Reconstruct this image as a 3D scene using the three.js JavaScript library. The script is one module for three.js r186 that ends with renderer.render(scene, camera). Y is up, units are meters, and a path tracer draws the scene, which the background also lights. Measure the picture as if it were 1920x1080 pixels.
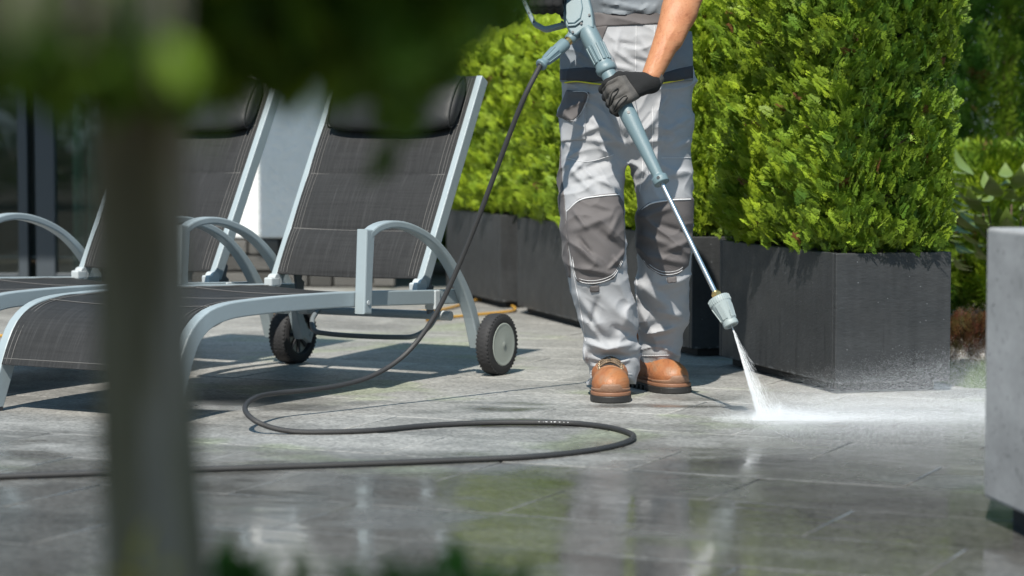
import * as THREE from 'three';
import { mergeGeometries, mergeVertices } from 'three/addons/utils/BufferGeometryUtils.js';
import { RoundedBoxGeometry } from 'three/addons/geometries/RoundedBoxGeometry.js';

// ---------------------------------------------------------------- camera, sky, sun, exposure
const scene = new THREE.Scene();
const F = 4400, EYE = new THREE.Vector3(0, 0.76, 0), PITCH = Math.atan(278 / F);
const camera = new THREE.PerspectiveCamera(2 * Math.atan(540 / F) * 180 / Math.PI, 16 / 9, 0.05, 400);
camera.position.copy(EYE); camera.rotation.x = -PITCH;
camera.focus = 6.75;
camera.userData.fStop = camera.getFocalLength() / 25;          // an opening about 25 mm wide
scene.add(camera);
const renderer = new THREE.WebGLRenderer({ antialias: true });
renderer.toneMapping = THREE.LinearToneMapping;
renderer.toneMappingExposure = 1.36;
renderer.shadowMap.enabled = true;

const SUN = new THREE.Vector3(-0.20, 1, 0.805).normalize();
const sun = new THREE.DirectionalLight(new THREE.Color(1, 0.95, 0.86), 4.9);
sun.position.copy(SUN).multiplyScalar(30).add(new THREE.Vector3(0, 0, -7)); sun.target.position.set(0, 0, -7);
sun.castShadow = true; sun.shadow.mapSize.set(2048, 2048); sun.shadow.radius = 1;
Object.assign(sun.shadow.camera, { left: -9, right: 9, top: 9, bottom: -9, near: 1, far: 70 });
scene.add(sun, sun.target);
{ // clear summer sky, paler towards the horizon
  const W = 256, H = 128, a = new Float32Array(W * H * 4);
  for (let j = 0; j < H; j++) for (let i = 0; i < W; i++) {
    const e = Math.sin(((j + 0.5) / H - 0.5) * Math.PI), k = Math.pow(1 - Math.max(e, 0), 4), o = (j * W + i) * 4;
    a[o] = 0.16 + 0.40 * k; a[o + 1] = 0.32 + 0.36 * k; a[o + 2] = 0.50 + 0.25 * k; a[o + 3] = 1;
  }
  const sky = new THREE.DataTexture(a, W, H, THREE.RGBAFormat, THREE.FloatType);
  sky.mapping = THREE.EquirectangularReflectionMapping; sky.magFilter = THREE.LinearFilter; sky.needsUpdate = true;
  scene.background = sky; scene.environment = sky;
}

// ---------------------------------------------------------------- helpers
const V = (x, y, z) => new THREE.Vector3(x, y, z);
function rng(seed) { let a = seed >>> 0; return () => { a = (a + 0x6D2B79F5) | 0; let t = Math.imul(a ^ (a >>> 15), 1 | a); t = (t + Math.imul(t ^ (t >>> 7), 61 | t)) ^ t; return ((t ^ (t >>> 14)) >>> 0) / 4294967296; }; }
const clamp = (x, a = 0, b = 1) => x < a ? a : x > b ? b : x;
const sst = (a, b, x) => { const t = clamp((x - a) / (b - a)); return t * t * (3 - 2 * t); };
const mix = (a, b, t) => a + (b - a) * t;
// measuring: the ray of a point of the photograph, met at a depth, a height or the ground
const cP = Math.cos(PITCH), sP = Math.sin(PITCH);
function ray(u, v) { const x = (u - 960) / F, y = (540 - v) / F; return V(x, y * cP - sP, -cP - y * sP); }
function P(u, v, depth) { const r = ray(u, v); return r.multiplyScalar(-depth / r.z).add(EYE); }
function PH(u, v, h) { const r = ray(u, v); return r.multiplyScalar((h - EYE.y) / r.y).add(EYE); }
// noise
function hash2(x, y, s) { let h = Math.imul(x, 374761393) ^ Math.imul(y, 668265263) ^ Math.imul(s, 1274126177); h = Math.imul(h ^ (h >>> 13), 1274126177); return ((h ^ (h >>> 16)) >>> 0) / 4294967296; }
function vn(x, y, s = 0, per = 0) {
  let xi = Math.floor(x), yi = Math.floor(y); const fx = x - xi, fy = y - yi, u = fx * fx * (3 - 2 * fx), w = fy * fy * (3 - 2 * fy);
  let x1 = xi + 1, y1 = yi + 1;
  if (per) { xi = ((xi % per) + per) % per; x1 = ((x1 % per) + per) % per; yi = ((yi % per) + per) % per; y1 = ((y1 % per) + per) % per; }
  const a = hash2(xi, yi, s), b = hash2(x1, yi, s), c = hash2(xi, y1, s), d = hash2(x1, y1, s);
  return a + (b - a) * u + (c - a) * w + (a - b - c + d) * u * w;
}
function fbm(x, y, o = 4, s = 0, per = 0) { let r = 0, a = 0.5, n = 0; for (let i = 0; i < o; i++) { r += a * vn(x, y, s + i, per); n += a; a *= 0.5; x *= 2; y *= 2; per *= 2; } return r / n; }
function vn3(x, y, z, s = 0) { const zi = Math.floor(z), f = z - zi, w = f * f * (3 - 2 * f); return mix(vn(x, y, s + zi * 17), vn(x, y, s + zi * 17 + 17), w); }
function tex(w, h, fn, srgb = false) {
  const a = new Uint8Array(w * h * 4);
  for (let j = 0; j < h; j++) for (let i = 0; i < w; i++) {
    const c = fn((i + 0.5) / w, (j + 0.5) / h, i, j), o = (j * w + i) * 4;
    if (typeof c === 'number') { a[o] = a[o + 1] = a[o + 2] = clamp(c) * 255; } else for (let k = 0; k < 3; k++) { const l = clamp(c[k]); a[o + k] = 255 * (srgb ? (l <= 0.0031308 ? 12.92 * l : 1.055 * Math.pow(l, 1 / 2.4) - 0.055) : l); }
    a[o + 3] = 255;
  }
  const t = new THREE.DataTexture(a, w, h, THREE.RGBAFormat);
  t.magFilter = THREE.LinearFilter; t.minFilter = THREE.LinearMipmapLinearFilter; t.generateMipmaps = true; t.wrapS = t.wrapT = THREE.RepeatWrapping;
  if (srgb) t.colorSpace = THREE.SRGBColorSpace;
  t.needsUpdate = true; return t;
}
const rep = (t, x, y = x) => { const c = t.clone(); c.repeat.set(x, y); c.needsUpdate = true; return c; };
const lin = (r, g, b) => new THREE.Color().setRGB(r, g, b);
const mat = (r, g, b, rough = 0.6, o = {}) => new THREE.MeshStandardMaterial({ color: lin(r, g, b), roughness: rough, ...o });
const matP = (r, g, b, rough = 0.6, o = {}) => new THREE.MeshPhysicalMaterial({ color: lin(r, g, b), roughness: rough, ...o });

// objects
const taken = {};
function numbered(n) { const k = taken[n] = (taken[n] ?? -1) + 1; return k ? `${n}_${String(k).padStart(3, '0')}` : n; }
function tag(o, label, category, group) { Object.assign(o.userData, { label, category }); if (group) o.userData.group = group; return o; }
function thing(name, label, category, group) { const o = new THREE.Group(); o.name = numbered(name); tag(o, label, category, group); scene.add(o); return o; }
function part(name, geo, m, parent, label) { const o = new THREE.Mesh(Array.isArray(geo) ? merge(geo) : geo, m); o.name = name; if (label) o.userData.label = label; parent.add(o); return o; }
function merge(list) {
  const plain = list.map(g => { const c = g.index ? g.toNonIndexed() : g.clone(); for (const k of Object.keys(c.attributes)) if (!['position', 'normal', 'uv'].includes(k)) c.deleteAttribute(k); if (!c.attributes.uv) c.setAttribute('uv', new THREE.BufferAttribute(new Float32Array(c.attributes.position.count * 2), 2)); if (!c.attributes.normal) c.computeVertexNormals(); return c; });
  return mergeGeometries(plain);
}
const mv = (g, x, y, z) => g.translate(x, y, z);
const box = (w, h, d, r = 0.003) => new RoundedBoxGeometry(w, h, d, 2, Math.min(r, w / 2.1, h / 2.1, d / 2.1));
// a cylinder between two points
function rod(a, b, r0, r1 = r0, seg = 14) {
  const d = b.clone().sub(a), g = new THREE.CylinderGeometry(r1, r0, d.length(), seg);
  g.applyQuaternion(new THREE.Quaternion().setFromUnitVectors(V(0, 1, 0), d.clone().normalize()));
  return mv(g, ...a.clone().add(b).multiplyScalar(0.5).toArray());
}
const tube = (pts, r, n = 60, k = 10, closed = false) => new THREE.TubeGeometry(new THREE.CatmullRomCurve3(pts, closed, 'centripetal'), n, r, k, closed);
// a bar of given half thickness along a path in the xy plane, extruded along z with a small bevel
function bar(path, half, z0, z1, bev = 0.004) {
  const L = [], R = [];
  path.forEach((p, i) => {
    const a = path[Math.max(i - 1, 0)], b = path[Math.min(i + 1, path.length - 1)], l = Math.hypot(b[0] - a[0], b[1] - a[1]), nx = -(b[1] - a[1]) / l, ny = (b[0] - a[0]) / l, h = (Array.isArray(half) ? half[i] : half) - bev;
    L.push(new THREE.Vector2(p[0] + nx * h, p[1] + ny * h)); R.unshift(new THREE.Vector2(p[0] - nx * h, p[1] - ny * h));
  });
  return mv(new THREE.ExtrudeGeometry(new THREE.Shape([...R.reverse(), ...L.reverse()]), { depth: z1 - z0 - 2 * bev, bevelEnabled: true, bevelThickness: bev, bevelSize: bev, bevelSegments: 2, steps: 1 }), 0, 0, z0 + bev);
}
function smoothPath(pts, n) { return new THREE.CatmullRomCurve3(pts.map(p => V(p[0], p[1], 0)), false, 'centripetal').getSpacedPoints(n).map(p => [p.x, p.y]); }
// a closed sheet of given thickness over fn(u, v), uv in metres where su, sv give the size
function sheet(fn, nu, nv, th, su = 1, sv = 1) {
  const pos = [], uv = [], idx = [], P0 = [], N0 = [], e = 1e-3;
  for (let j = 0; j <= nv; j++) for (let i = 0; i <= nu; i++) {
    const u = i / nu, v = j / nv, p = fn(u, v), du = fn(Math.min(u + e, 1), v).sub(fn(Math.max(u - e, 0), v)), dv = fn(u, Math.min(v + e, 1)).sub(fn(u, Math.max(v - e, 0)));
    P0.push(p); N0.push(du.cross(dv).normalize());
  }
  const w = nu + 1, at = (s, i, j) => s * w * (nv + 1) + j * w + i;
  for (let s = 0; s < 2; s++) for (let j = 0; j <= nv; j++) for (let i = 0; i <= nu; i++) { const k = j * w + i, q = P0[k].clone().addScaledVector(N0[k], s ? -th / 2 : th / 2); pos.push(q.x, q.y, q.z); uv.push(i / nu * su, j / nv * sv); }
  const quad = (a, b, c, d) => idx.push(a, b, c, a, c, d);
  for (let j = 0; j < nv; j++) for (let i = 0; i < nu; i++) { quad(at(0, i, j), at(0, i + 1, j), at(0, i + 1, j + 1), at(0, i, j + 1)); quad(at(1, i, j + 1), at(1, i + 1, j + 1), at(1, i + 1, j), at(1, i, j)); }
  for (let i = 0; i < nu; i++) { quad(at(1, i, 0), at(1, i + 1, 0), at(0, i + 1, 0), at(0, i, 0)); quad(at(0, i, nv), at(0, i + 1, nv), at(1, i + 1, nv), at(1, i, nv)); }
  for (let j = 0; j < nv; j++) { quad(at(0, 0, j), at(0, 0, j + 1), at(1, 0, j + 1), at(1, 0, j)); quad(at(1, nu, j), at(1, nu, j + 1), at(0, nu, j + 1), at(0, nu, j)); }
  const g = new THREE.BufferGeometry();
  g.setAttribute('position', new THREE.Float32BufferAttribute(pos, 3)); g.setAttribute('uv', new THREE.Float32BufferAttribute(uv, 2)); g.setIndex(idx); g.computeVertexNormals(); return g;
}
// signed distances
const smin = (a, b, k) => { const h = Math.max(k - Math.abs(a - b), 0) / k; return Math.min(a, b) - h * h * k * 0.25; };
const smax = (a, b, k) => -smin(-a, -b, k);
function cone(x, y, z, a, b, ra, rb) { // a tapered capsule
  const bx = b.x - a.x, by = b.y - a.y, bz = b.z - a.z, px = x - a.x, py = y - a.y, pz = z - a.z, t = clamp((px * bx + py * by + pz * bz) / (bx * bx + by * by + bz * bz));
  return Math.hypot(px - bx * t, py - by * t, pz - bz * t) - (ra + (rb - ra) * t);
}
function ell(x, y, z, c, rx, ry, rz) { const k = Math.hypot((x - c.x) / rx, (y - c.y) / ry, (z - c.z) / rz); return (k - 1) * Math.min(rx, ry, rz); }
function segD(x, y, ax, ay, bx, by) { const dx = bx - ax, dy = by - ay, t = clamp(((x - ax) * dx + (y - ay) * dy) / (dx * dx + dy * dy || 1e-9)); return [Math.hypot(x - ax - dx * t, y - ay - dy * t), t]; }
function poly2(x, y, p) { // signed distance to a polygon
  let d = 1e9, s = 1;
  for (let i = 0, j = p.length - 1; i < p.length; j = i++) {
    const [ax, ay] = p[i], [bx, by] = p[j], q = segD(x, y, ax, ay, bx, by)[0]; d = Math.min(d, q);
    const c1 = y >= ay, c2 = y < by, c3 = (bx - ax) * (y - ay) > (by - ay) * (x - ax);
    if ((c1 && c2 && c3) || (!c1 && !c2 && !c3)) s = -s;
  }
  return s * d;
}
// surface nets: a mesh of f = 0 with cells of h
function nets(f, lo, hi, h, uvScale = 0) {
  const n = [0, 1, 2].map(k => Math.ceil((hi.getComponent(k) - lo.getComponent(k)) / h) + 1), [nx, ny, nz] = n, D = new Float32Array(nx * ny * nz), B = 6;
  for (let k0 = 0; k0 < nz; k0 += B) for (let j0 = 0; j0 < ny; j0 += B) for (let i0 = 0; i0 < nx; i0 += B) {
    const c = f(lo.x + (i0 + B / 2) * h, lo.y + (j0 + B / 2) * h, lo.z + (k0 + B / 2) * h), far = Math.abs(c) > B * h * 1.75;
    for (let k = k0; k < Math.min(k0 + B, nz); k++) for (let j = j0; j < Math.min(j0 + B, ny); j++) for (let i = i0; i < Math.min(i0 + B, nx); i++) D[(k * ny + j) * nx + i] = far ? c : f(lo.x + i * h, lo.y + j * h, lo.z + k * h);
  }
  const id = new Int32Array(nx * ny * nz).fill(-1), pos = [], idx = [], at = (i, j, k) => (k * ny + j) * nx + i;
  const E = [[0, 1], [2, 3], [4, 5], [6, 7], [0, 2], [1, 3], [4, 6], [5, 7], [0, 4], [1, 5], [2, 6], [3, 7]];
  for (let k = 0; k < nz - 1; k++) for (let j = 0; j < ny - 1; j++) for (let i = 0; i < nx - 1; i++) {
    let m = 0; const d = []; for (let c = 0; c < 8; c++) { d[c] = D[at(i + (c & 1), j + ((c >> 1) & 1), k + (c >> 2))]; if (d[c] < 0) m |= 1 << c; }
    if (m === 0 || m === 255) continue;
    let x = 0, y = 0, z = 0, q = 0;
    for (const [a, b] of E) if ((d[a] < 0) !== (d[b] < 0)) { const t = d[a] / (d[a] - d[b]); x += mix(a & 1, b & 1, t); y += mix((a >> 1) & 1, (b >> 1) & 1, t); z += mix(a >> 2, b >> 2, t); q++; }
    id[at(i, j, k)] = pos.length / 3; pos.push(lo.x + (i + x / q) * h, lo.y + (j + y / q) * h, lo.z + (k + z / q) * h);
  }
  const quad = (a, b, c, d, flip) => { if (a < 0 || b < 0 || c < 0 || d < 0) return; flip ? idx.push(a, c, b, a, d, c) : idx.push(a, b, c, a, c, d); };
  for (let k = 1; k < nz - 1; k++) for (let j = 1; j < ny - 1; j++) for (let i = 1; i < nx - 1; i++) {
    const s = D[at(i, j, k)] < 0;
    if (s !== D[at(i + 1, j, k)] < 0) quad(id[at(i, j - 1, k - 1)], id[at(i, j, k - 1)], id[at(i, j, k)], id[at(i, j - 1, k)], !s);
    if (s !== D[at(i, j + 1, k)] < 0) quad(id[at(i - 1, j, k - 1)], id[at(i - 1, j, k)], id[at(i, j, k)], id[at(i, j, k - 1)], !s);
    if (s !== D[at(i, j, k + 1)] < 0) quad(id[at(i - 1, j - 1, k)], id[at(i, j - 1, k)], id[at(i, j, k)], id[at(i - 1, j, k)], !s);
  }
  const g = new THREE.BufferGeometry(); g.setAttribute('position', new THREE.Float32BufferAttribute(pos, 3)); g.setIndex(idx);
  const uv = new Float32Array(pos.length / 3 * 2); for (let i = 0; i < pos.length / 3; i++) { uv[2 * i] = pos[3 * i] + 0.6 * pos[3 * i + 2]; uv[2 * i + 1] = pos[3 * i + 1]; }
  g.setAttribute('uv', new THREE.BufferAttribute(uv, 2)); g.computeVertexNormals(); return g;
}
function instanced(name, geo, m, list, parent, label) { // list of [matrix, colour]
  const o = new THREE.InstancedMesh(geo, m, list.length); o.name = name; o.userData.kind = 'stuff'; if (label) o.userData.label = label;
  list.forEach(([x, c], i) => { o.setMatrixAt(i, x); if (c) o.setColorAt(i, c); }); parent.add(o); return o;
}
const T0 = Date.now(), lap = s => console.log(s, ((Date.now() - T0) / 1000).toFixed(1));

// ---------------------------------------------------------------- ground and patio
const struct = o => { o.userData.kind = 'structure'; return o; };
{
  const soil = tex(512, 512, (u, v) => { const n = fbm(u * 24, v * 24, 5, 3, 24), k = 0.5 + n; return [0.10 * k, 0.085 * k, 0.06 * k]; }, true);
  const g = new THREE.PlaneGeometry(400, 400); g.rotateX(-Math.PI / 2); const uv = g.attributes.uv; for (let i = 0; i < uv.count; i++) uv.setXY(i, uv.getX(i) * 300, uv.getY(i) * 300);
  const o = struct(part('ground', g, new THREE.MeshStandardMaterial({ map: soil, roughness: 0.95 }), scene)); o.position.set(0, -0.07, 0);
}
// frame of the paving: s along the rows, t across them (x to the right, depth away from the camera)
const TS = Math.cos(25 * Math.PI / 180), TC = Math.sin(25 * Math.PI / 180), ROW = 0.352, LEN = 0.646, ROW0 = 3.93, COL0 = -1.706;
const st2xz = (s, t) => [TS * s + TC * t, TC * s - TS * t];           // world x, z
const wetness = (X, Z) => { // where water lies on the stone
  const n = fbm(X * 1.1 + 3, Z * 1.6, 4, 11), n2 = fbm(X * 4.3, Z * 6.1 + 9, 4, 23);
  let w = sst(6.25, 5.1, Z + (n - 0.5) * 1.9 + (n2 - 0.5) * 1.0);
  w = Math.max(w, sst(0.6, 0.72, fbm(X * 1.7 + 8, Z * 2.4, 4, 31)) * sst(7.2, 6.6, Z) * 0.85);
  w = Math.max(w, sst(0.5, 0.75, X + (n - 0.5) * 0.5) * sst(6.9, 6.4, Z + (n2 - 0.5) * 0.7) * 0.8);
  return w;
};
{
  const N = 2048, S0 = -7.8, TT0 = 3.2, SZ = 8.2;
  const C = new Float32Array(N * N), Wt = new Float32Array(N * N);
  const each = (u, v) => {
    const s = S0 + u * SZ, t = TT0 + v * SZ, X = TS * s + TC * t, Z = -TC * s + TS * t;
    const row = Math.floor((t - ROW0) / ROW), so = s - COL0 - (row & 1 ? LEN / 2 : 0), col = Math.floor(so / LEN);
    const de = Math.min((t - ROW0) - row * ROW, ROW - (t - ROW0 - row * ROW), so - col * LEN, LEN - so + col * LEN);
    return { s, t, X, Z, row, col, de };
  };
  const wet = new Float32Array(N * N);
  const color = tex(N, N, (u, v, i, j) => {
    const { s, t, X, Z, row, col, de } = each(u, v), w = wet[j * N + i] = wetness(X, Z);
    const tone = 0.86 + 0.28 * hash2(row + 50, col + 90, 5), cloud = fbm(s * 3.1 + row * 7.7, t * 4.3 + col * 3.3, 4, 41), grain = hash2(i, j, 7), g2 = hash2(i >> 1, j >> 1, 8), streak = fbm(s * 4 + col * 9, t * 26 + row * 5, 3, 77);
    const g4 = vn(s * 90, t * 90, 12), blot = fbm(s * 11 + col * 3, t * 13, 3, 78); let k = 0.238 * tone * (0.58 + 0.38 * cloud + 0.30 * blot + 0.10 * streak) * (0.42 + 0.46 * grain + 0.44 * g2 + 0.34 * g4);
    const lime = Math.exp(-de / 0.012) * sst(0.35, 0.75, fbm(s * 7, t * 7, 3, 61)) + sst(0.70, 0.80, fbm(s * 2.2 + 20, t * 9, 4, 87)) * 0.6 + (g2 > 0.988 ? 0.8 : 0);   // limescale at the joints, scrapes, pale crystals
    k = mix(k, 0.42, clamp(lime) * 0.42);
    const dark = sst(0.58, 0.75, fbm(s * 1.3 + 4, t * 1.9, 5, 99)); k *= 1 - 0.30 * dark;
    k *= 1 - 0.62 * w;                                                  // wet stone is darker
    const moss = sst(0.62, 0.78, fbm(s * 2.6, t * 3.4 + 40, 5, 111)) * 0.35;
    return [k * (1.025 - 0.22 * moss), k * (1.0 + 0.02 * moss), k * (0.94 - 0.5 * moss)];
  }, true);
  const rough = tex(N, N, (u, v, i, j) => { const w = wet[j * N + i], s = S0 + u * SZ, t = TT0 + v * SZ, n = fbm(s * 6, t * 9, 3, 131); return mix(0.72 - 0.12 * n, 0.06 + 0.2 * n * n + 0.18 * sst(0.5, 0.74, fbm(s * 2.3, t * 3.1, 4, 133)), w); });
  const bump = tex(N, N, (u, v, i, j) => { const w = wet[j * N + i], s = S0 + u * SZ, t = TT0 + v * SZ; return 0.5 + (1 - 0.93 * w) * ((hash2(i, j, 171) - 0.5) * 0.45 + (fbm(s * 30, t * 30, 3, 141) - 0.5) * 0.5) + 0.22 * w * (fbm(s * 10, t * 24, 2, 151) - 0.5); });
  for (const t of [color, rough, bump]) { t.channel = 1; t.wrapS = t.wrapT = THREE.MirroredRepeatWrapping; }
  const m = new THREE.MeshStandardMaterial({ map: color, roughnessMap: rough, roughness: 1, bumpMap: bump, bumpScale: 0.0022 });
  const patio = struct(new THREE.Group()); patio.name = 'patio'; scene.add(patio);
  const r = rng(5), gap = 0.0019, bev = 0.0016;
  const inside = (x, Z) => { const dx = x - 0.965, dz = Z - 6.98, l = dx * 0.962 + dz * 0.274, al = -dx * 0.274 + dz * 0.962; return Math.abs(x) < 0.222 * Z + 0.55 && Z > 3.7 && Z < 12.0 && (l < 0.5 || al < 0.1); };
  for (let row = -2; row < 26; row++) for (let col = -14; col < 6; col++) {
    const t0 = ROW0 + row * ROW, s0 = COL0 + (row & 1 ? LEN / 2 : 0) + col * LEN, [cx, cz] = st2xz(s0 + LEN / 2, t0 + ROW / 2);
    if (!inside(cx, -cz)) continue;
    const y = (r() - 0.5) * 0.0016, tx = (r() - 0.5) * 0.0016, ty = (r() - 0.5) * 0.0016, pos = [], uv = [], uv1 = [], idx = [];
    const ring = (in_, h) => { for (const [a, b] of [[0, 0], [1, 0], [1, 1], [0, 1]]) { const s = a ? s0 + LEN - gap - in_ : s0 + gap + in_, t = b ? t0 + ROW - gap - in_ : t0 + gap + in_, [x, z] = st2xz(s, t); pos.push(x, y + h + (a - 0.5) * tx + (b - 0.5) * ty, z); uv.push(s, t); uv1.push((s - S0) / SZ, (t - TT0) / SZ); } };
    ring(bev, 0); ring(bev, 0); ring(0, -bev); ring(0, -bev); ring(0, -0.028);
    idx.push(0, 1, 2, 0, 2, 3);
    for (const [a, b] of [[4, 8], [12, 16]]) for (let k = 0; k < 4; k++) { const l = (k + 1) % 4; idx.push(b + k, b + l, a + l, b + k, a + l, a + k); }
    const g = new THREE.BufferGeometry(); g.setAttribute('position', new THREE.Float32BufferAttribute(pos, 3)); g.setAttribute('uv', new THREE.Float32BufferAttribute(uv, 2)); g.setAttribute('uv1', new THREE.Float32BufferAttribute(uv1, 2)); g.setIndex(idx); g.computeVertexNormals();
    part('paving_tile', g, m, patio);
  }
  // the mortar that fills the joints a little lower than the stone, laid on a bed
  const mor = tex(256, 256, (u, v) => { const n = 0.6 + 0.8 * fbm(u * 16, v * 16, 4, 3, 16); return [0.19 * n, 0.18 * n, 0.155 * n]; }, true);
  const shape = new THREE.Shape([[-3.4, 3.4], [2.4, 3.4], [2.4, 6.85], [1.44, 7.1], [0.2, 11.4], [0.1, 12.3], [-3.4, 12.3]].map(p => new THREE.Vector2(...p)));
  const bed = new THREE.ExtrudeGeometry(shape, { depth: 0.05, bevelEnabled: false }); bed.rotateX(-Math.PI / 2); mv(bed, 0, -0.0565, 0);
  part('mortar_bed', bed, new THREE.MeshStandardMaterial({ map: rep(mor, 3), roughness: 0.9 }), patio);
}
lap('patio');

// ---------------------------------------------------------------- house at the back
{
  const Z = 12.1, h = thing('house', 'white rendered house with dark glass doors and a stone plinth behind the loungers', 'house');
  const plaster = tex(512, 512, (u, v) => { const n = fbm(u * 40, v * 40, 4, 5, 40), m = fbm(u * 6, v * 6, 3, 15, 6), k = 0.9 + 0.12 * m + 0.08 * n; return [0.78 * k, 0.785 * k, 0.775 * k]; }, true);
  const pb = tex(512, 512, (u, v) => fbm(u * 60, v * 60, 4, 25, 60));
  const pm = new THREE.MeshStandardMaterial({ map: plaster, bumpMap: pb, bumpScale: 0.006, roughness: 0.9 });
  const wall = (x0, x1, y0, y1, name = 'wall') => { const g = box(x1 - x0, y1 - y0, 0.3, 0.012); mv(g, (x0 + x1) / 2, (y0 + y1) / 2, -Z - 0.15); const uv = g.attributes.uv, p = g.attributes.position; for (let i = 0; i < uv.count; i++) uv.setXY(i, p.getX(i) / 1.2, p.getY(i) / 1.2); return part(name, g, pm, h); };
  wall(-1.66, -0.62, 0.252, 2.9); wall(-5.5, -1.66, 2.25, 2.9);
  // the wet-grey stones of the plinth
  const sm = [0, 1, 2].map(i => mat(0.10 + 0.05 * i, 0.098 + 0.048 * i, 0.092 + 0.045 * i, 0.85, { bumpMap: rep(pb, 1), bumpScale: 0.01 })), r = rng(9);
  part('plinth_core', mv(box(1.02, 0.25, 0.24), -1.14, 0.124, -Z - 0.16), mat(0.09, 0.088, 0.08, 0.9), h);
  for (let row = 0; row < 3; row++) for (let x = -1.66 - (row & 1) * 0.05; x < -0.66;) { const w = 0.09 + r() * 0.13; part('plinth_stone', mv(new RoundedBoxGeometry(Math.min(w, -0.62 - x) - 0.008, 0.076, 0.07, 1, 0.012), x + w / 2, 0.04 + row * 0.083, -Z - 0.012 - r() * 0.012), sm[Math.floor(r() * 3)], h); x += w; }
  // glass doors in dark frames, the room behind them dark
  const fr = mat(0.045, 0.055, 0.065, 0.45), glass = matP(0.75, 0.85, 0.82, 0.02, { transmission: 1, thickness: 0, ior: 1.5, specularIntensity: 1 });
  for (const [x, w] of [[-2.415, 0.1], [-2.53, 0.05], [-1.70, 0.08], [-3.4, 0.1], [-5.45, 0.1]]) part('door_frame', mv(box(w, 2.25, 0.09, 0.006), x, 1.125, -Z - 0.08), fr, h);
  for (const [x0, x1] of [[-2.365, -1.74], [-3.35, -2.555], [-5.4, -3.45]]) { part('door_rail', mv(box(x1 - x0, 0.07, 0.08, 0.006), (x0 + x1) / 2, 0.035, -Z - 0.08), fr, h); part('door_rail', mv(box(x1 - x0, 0.07, 0.08, 0.006), (x0 + x1) / 2, 2.215, -Z - 0.08), fr, h); part('pane', mv(new THREE.BoxGeometry(x1 - x0, 2.11, 0.008), (x0 + x1) / 2, 1.125, -Z - 0.08), glass, h); }
  const room = mat(0.07, 0.07, 0.07, 0.9);
  part('room_floor', mv(box(4.0, 0.06, 3.0), -3.6, -0.035, -Z - 1.66), mat(0.12, 0.09, 0.06, 0.6), h); part('room_wall', mv(box(4.0, 2.9, 0.1), -3.6, 1.45, -Z - 3.2), room, h);
  for (const x of [-5.6, -1.6]) part('room_wall', mv(box(0.1, 2.9, 3.1), x, 1.45, -Z - 1.9), room, h); part('room_ceiling', mv(box(4.1, 0.1, 3.1), -3.6, 2.95, -Z - 1.9), room, h);
  part('curtain', sheet((u, v) => V(-2.34 + 0.5 * u, 0.02 + 2.2 * v, -Z - 0.4 + 0.03 * Math.sin(u * 40)), 60, 2, 0.002), mat(0.16, 0.2, 0.17, 0.9), h);
  // canopy boards over the doors and the wall: their shade leaves only a bright strip of the render in the sun
  const slab = pts => { const g = new THREE.ExtrudeGeometry(new THREE.Shape(pts.map(p => new THREE.Vector2(...p))), { depth: 0.12, bevelEnabled: false }); g.rotateX(-Math.PI / 2); return mv(g, 0, 2.92, 0); };
  const rm = mat(0.3, 0.29, 0.28, 0.8);
  part('canopy', slab([[-1.64, 10.75], [-1.865, 9.85], [-0.75, 9.85], [-0.70, 10.75]]), rm, h); part('canopy_arm', mv(box(0.06, 0.1, 1.34), -0.74, 2.98, -11.42), rm, h); part('canopy', slab([[-5.5, 12.08], [-5.5, 9.9], [-2.19, 9.9], [-1.65, 12.08]]), rm, h);
}
lap('house');

// ---------------------------------------------------------------- planters and their hedges
// a flat spray of scale leaves, 6 cm long: a stem with alternate branchlets, each again forked
function sprayGeo(seed, L = 0.06, pairs = 5, fine = true) {
  const r = rng(seed), pos = [], idx = [];
  const leaf = (x, y, a, l, w, z) => { const c = Math.cos(a), s = Math.sin(a), k = pos.length / 3, lift = q => z + (q * l) * (q * l) * 2.2; pos.push(x, y, z, x + s * l * 0.45 - c * w, y + c * l * 0.45 + s * w, lift(0.45), x + s * l, y + c * l, lift(1), x + s * l * 0.45 + c * w, y + c * l * 0.45 - s * w, lift(0.45) + w * 0.4); idx.push(k, k + 2, k + 1, k, k + 3, k + 2); };
  leaf(0, 0, 0, L, L * 0.028, 0);
  for (let i = 0; i < pairs; i++) for (const sd of [-1, 1]) {
    const y = L * (0.12 + 0.78 * (i + (sd > 0 ? 0.45 : 0)) / pairs), l = L * (0.5 - 0.33 * i / pairs) * (0.8 + 0.4 * r()), a = sd * (0.75 + 0.25 * r() - 0.3 * i / pairs), z = (r() - 0.5) * 0.006;
    leaf(0, y, a, l, L * 0.036, z);
    if (fine) for (const q of [0.35, 0.62]) for (const e of [-1, 1]) leaf(Math.sin(a) * l * q, y + Math.cos(a) * l * q, a + e * 0.7, l * (0.62 - 0.3 * q), L * 0.036, z + 0.001);
  }
  const g = new THREE.BufferGeometry(); g.setAttribute('position', new THREE.Float32BufferAttribute(pos, 3)); g.setIndex(idx); g.computeVertexNormals(); return g;
}
const thujaMat = matP(1, 1, 1, 0.5, { side: THREE.DoubleSide, transmission: 0.3, thickness: 0, ior: 1.4, specularIntensity: 0.7 });
const SPRAY = [sprayGeo(1), sprayGeo(2), sprayGeo(3, 0.055, 5)], SPRAYC = [sprayGeo(4, 0.06, 4, false)];
const greens = (r, n, y = 0) => { const c = new THREE.Color(), k = 0.8 + 0.4 * r(), t = clamp(n * 1.2 - 0.12 + (r() - 0.5) * 0.45 + y); if (r() < 0.011) return c.setRGB(0.16, 0.075, 0.03); return c.setRGB(k * mix(0.065, 0.35, t), k * mix(0.17, 0.46, t), k * mix(0.024, 0.03, t)); };
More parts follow.
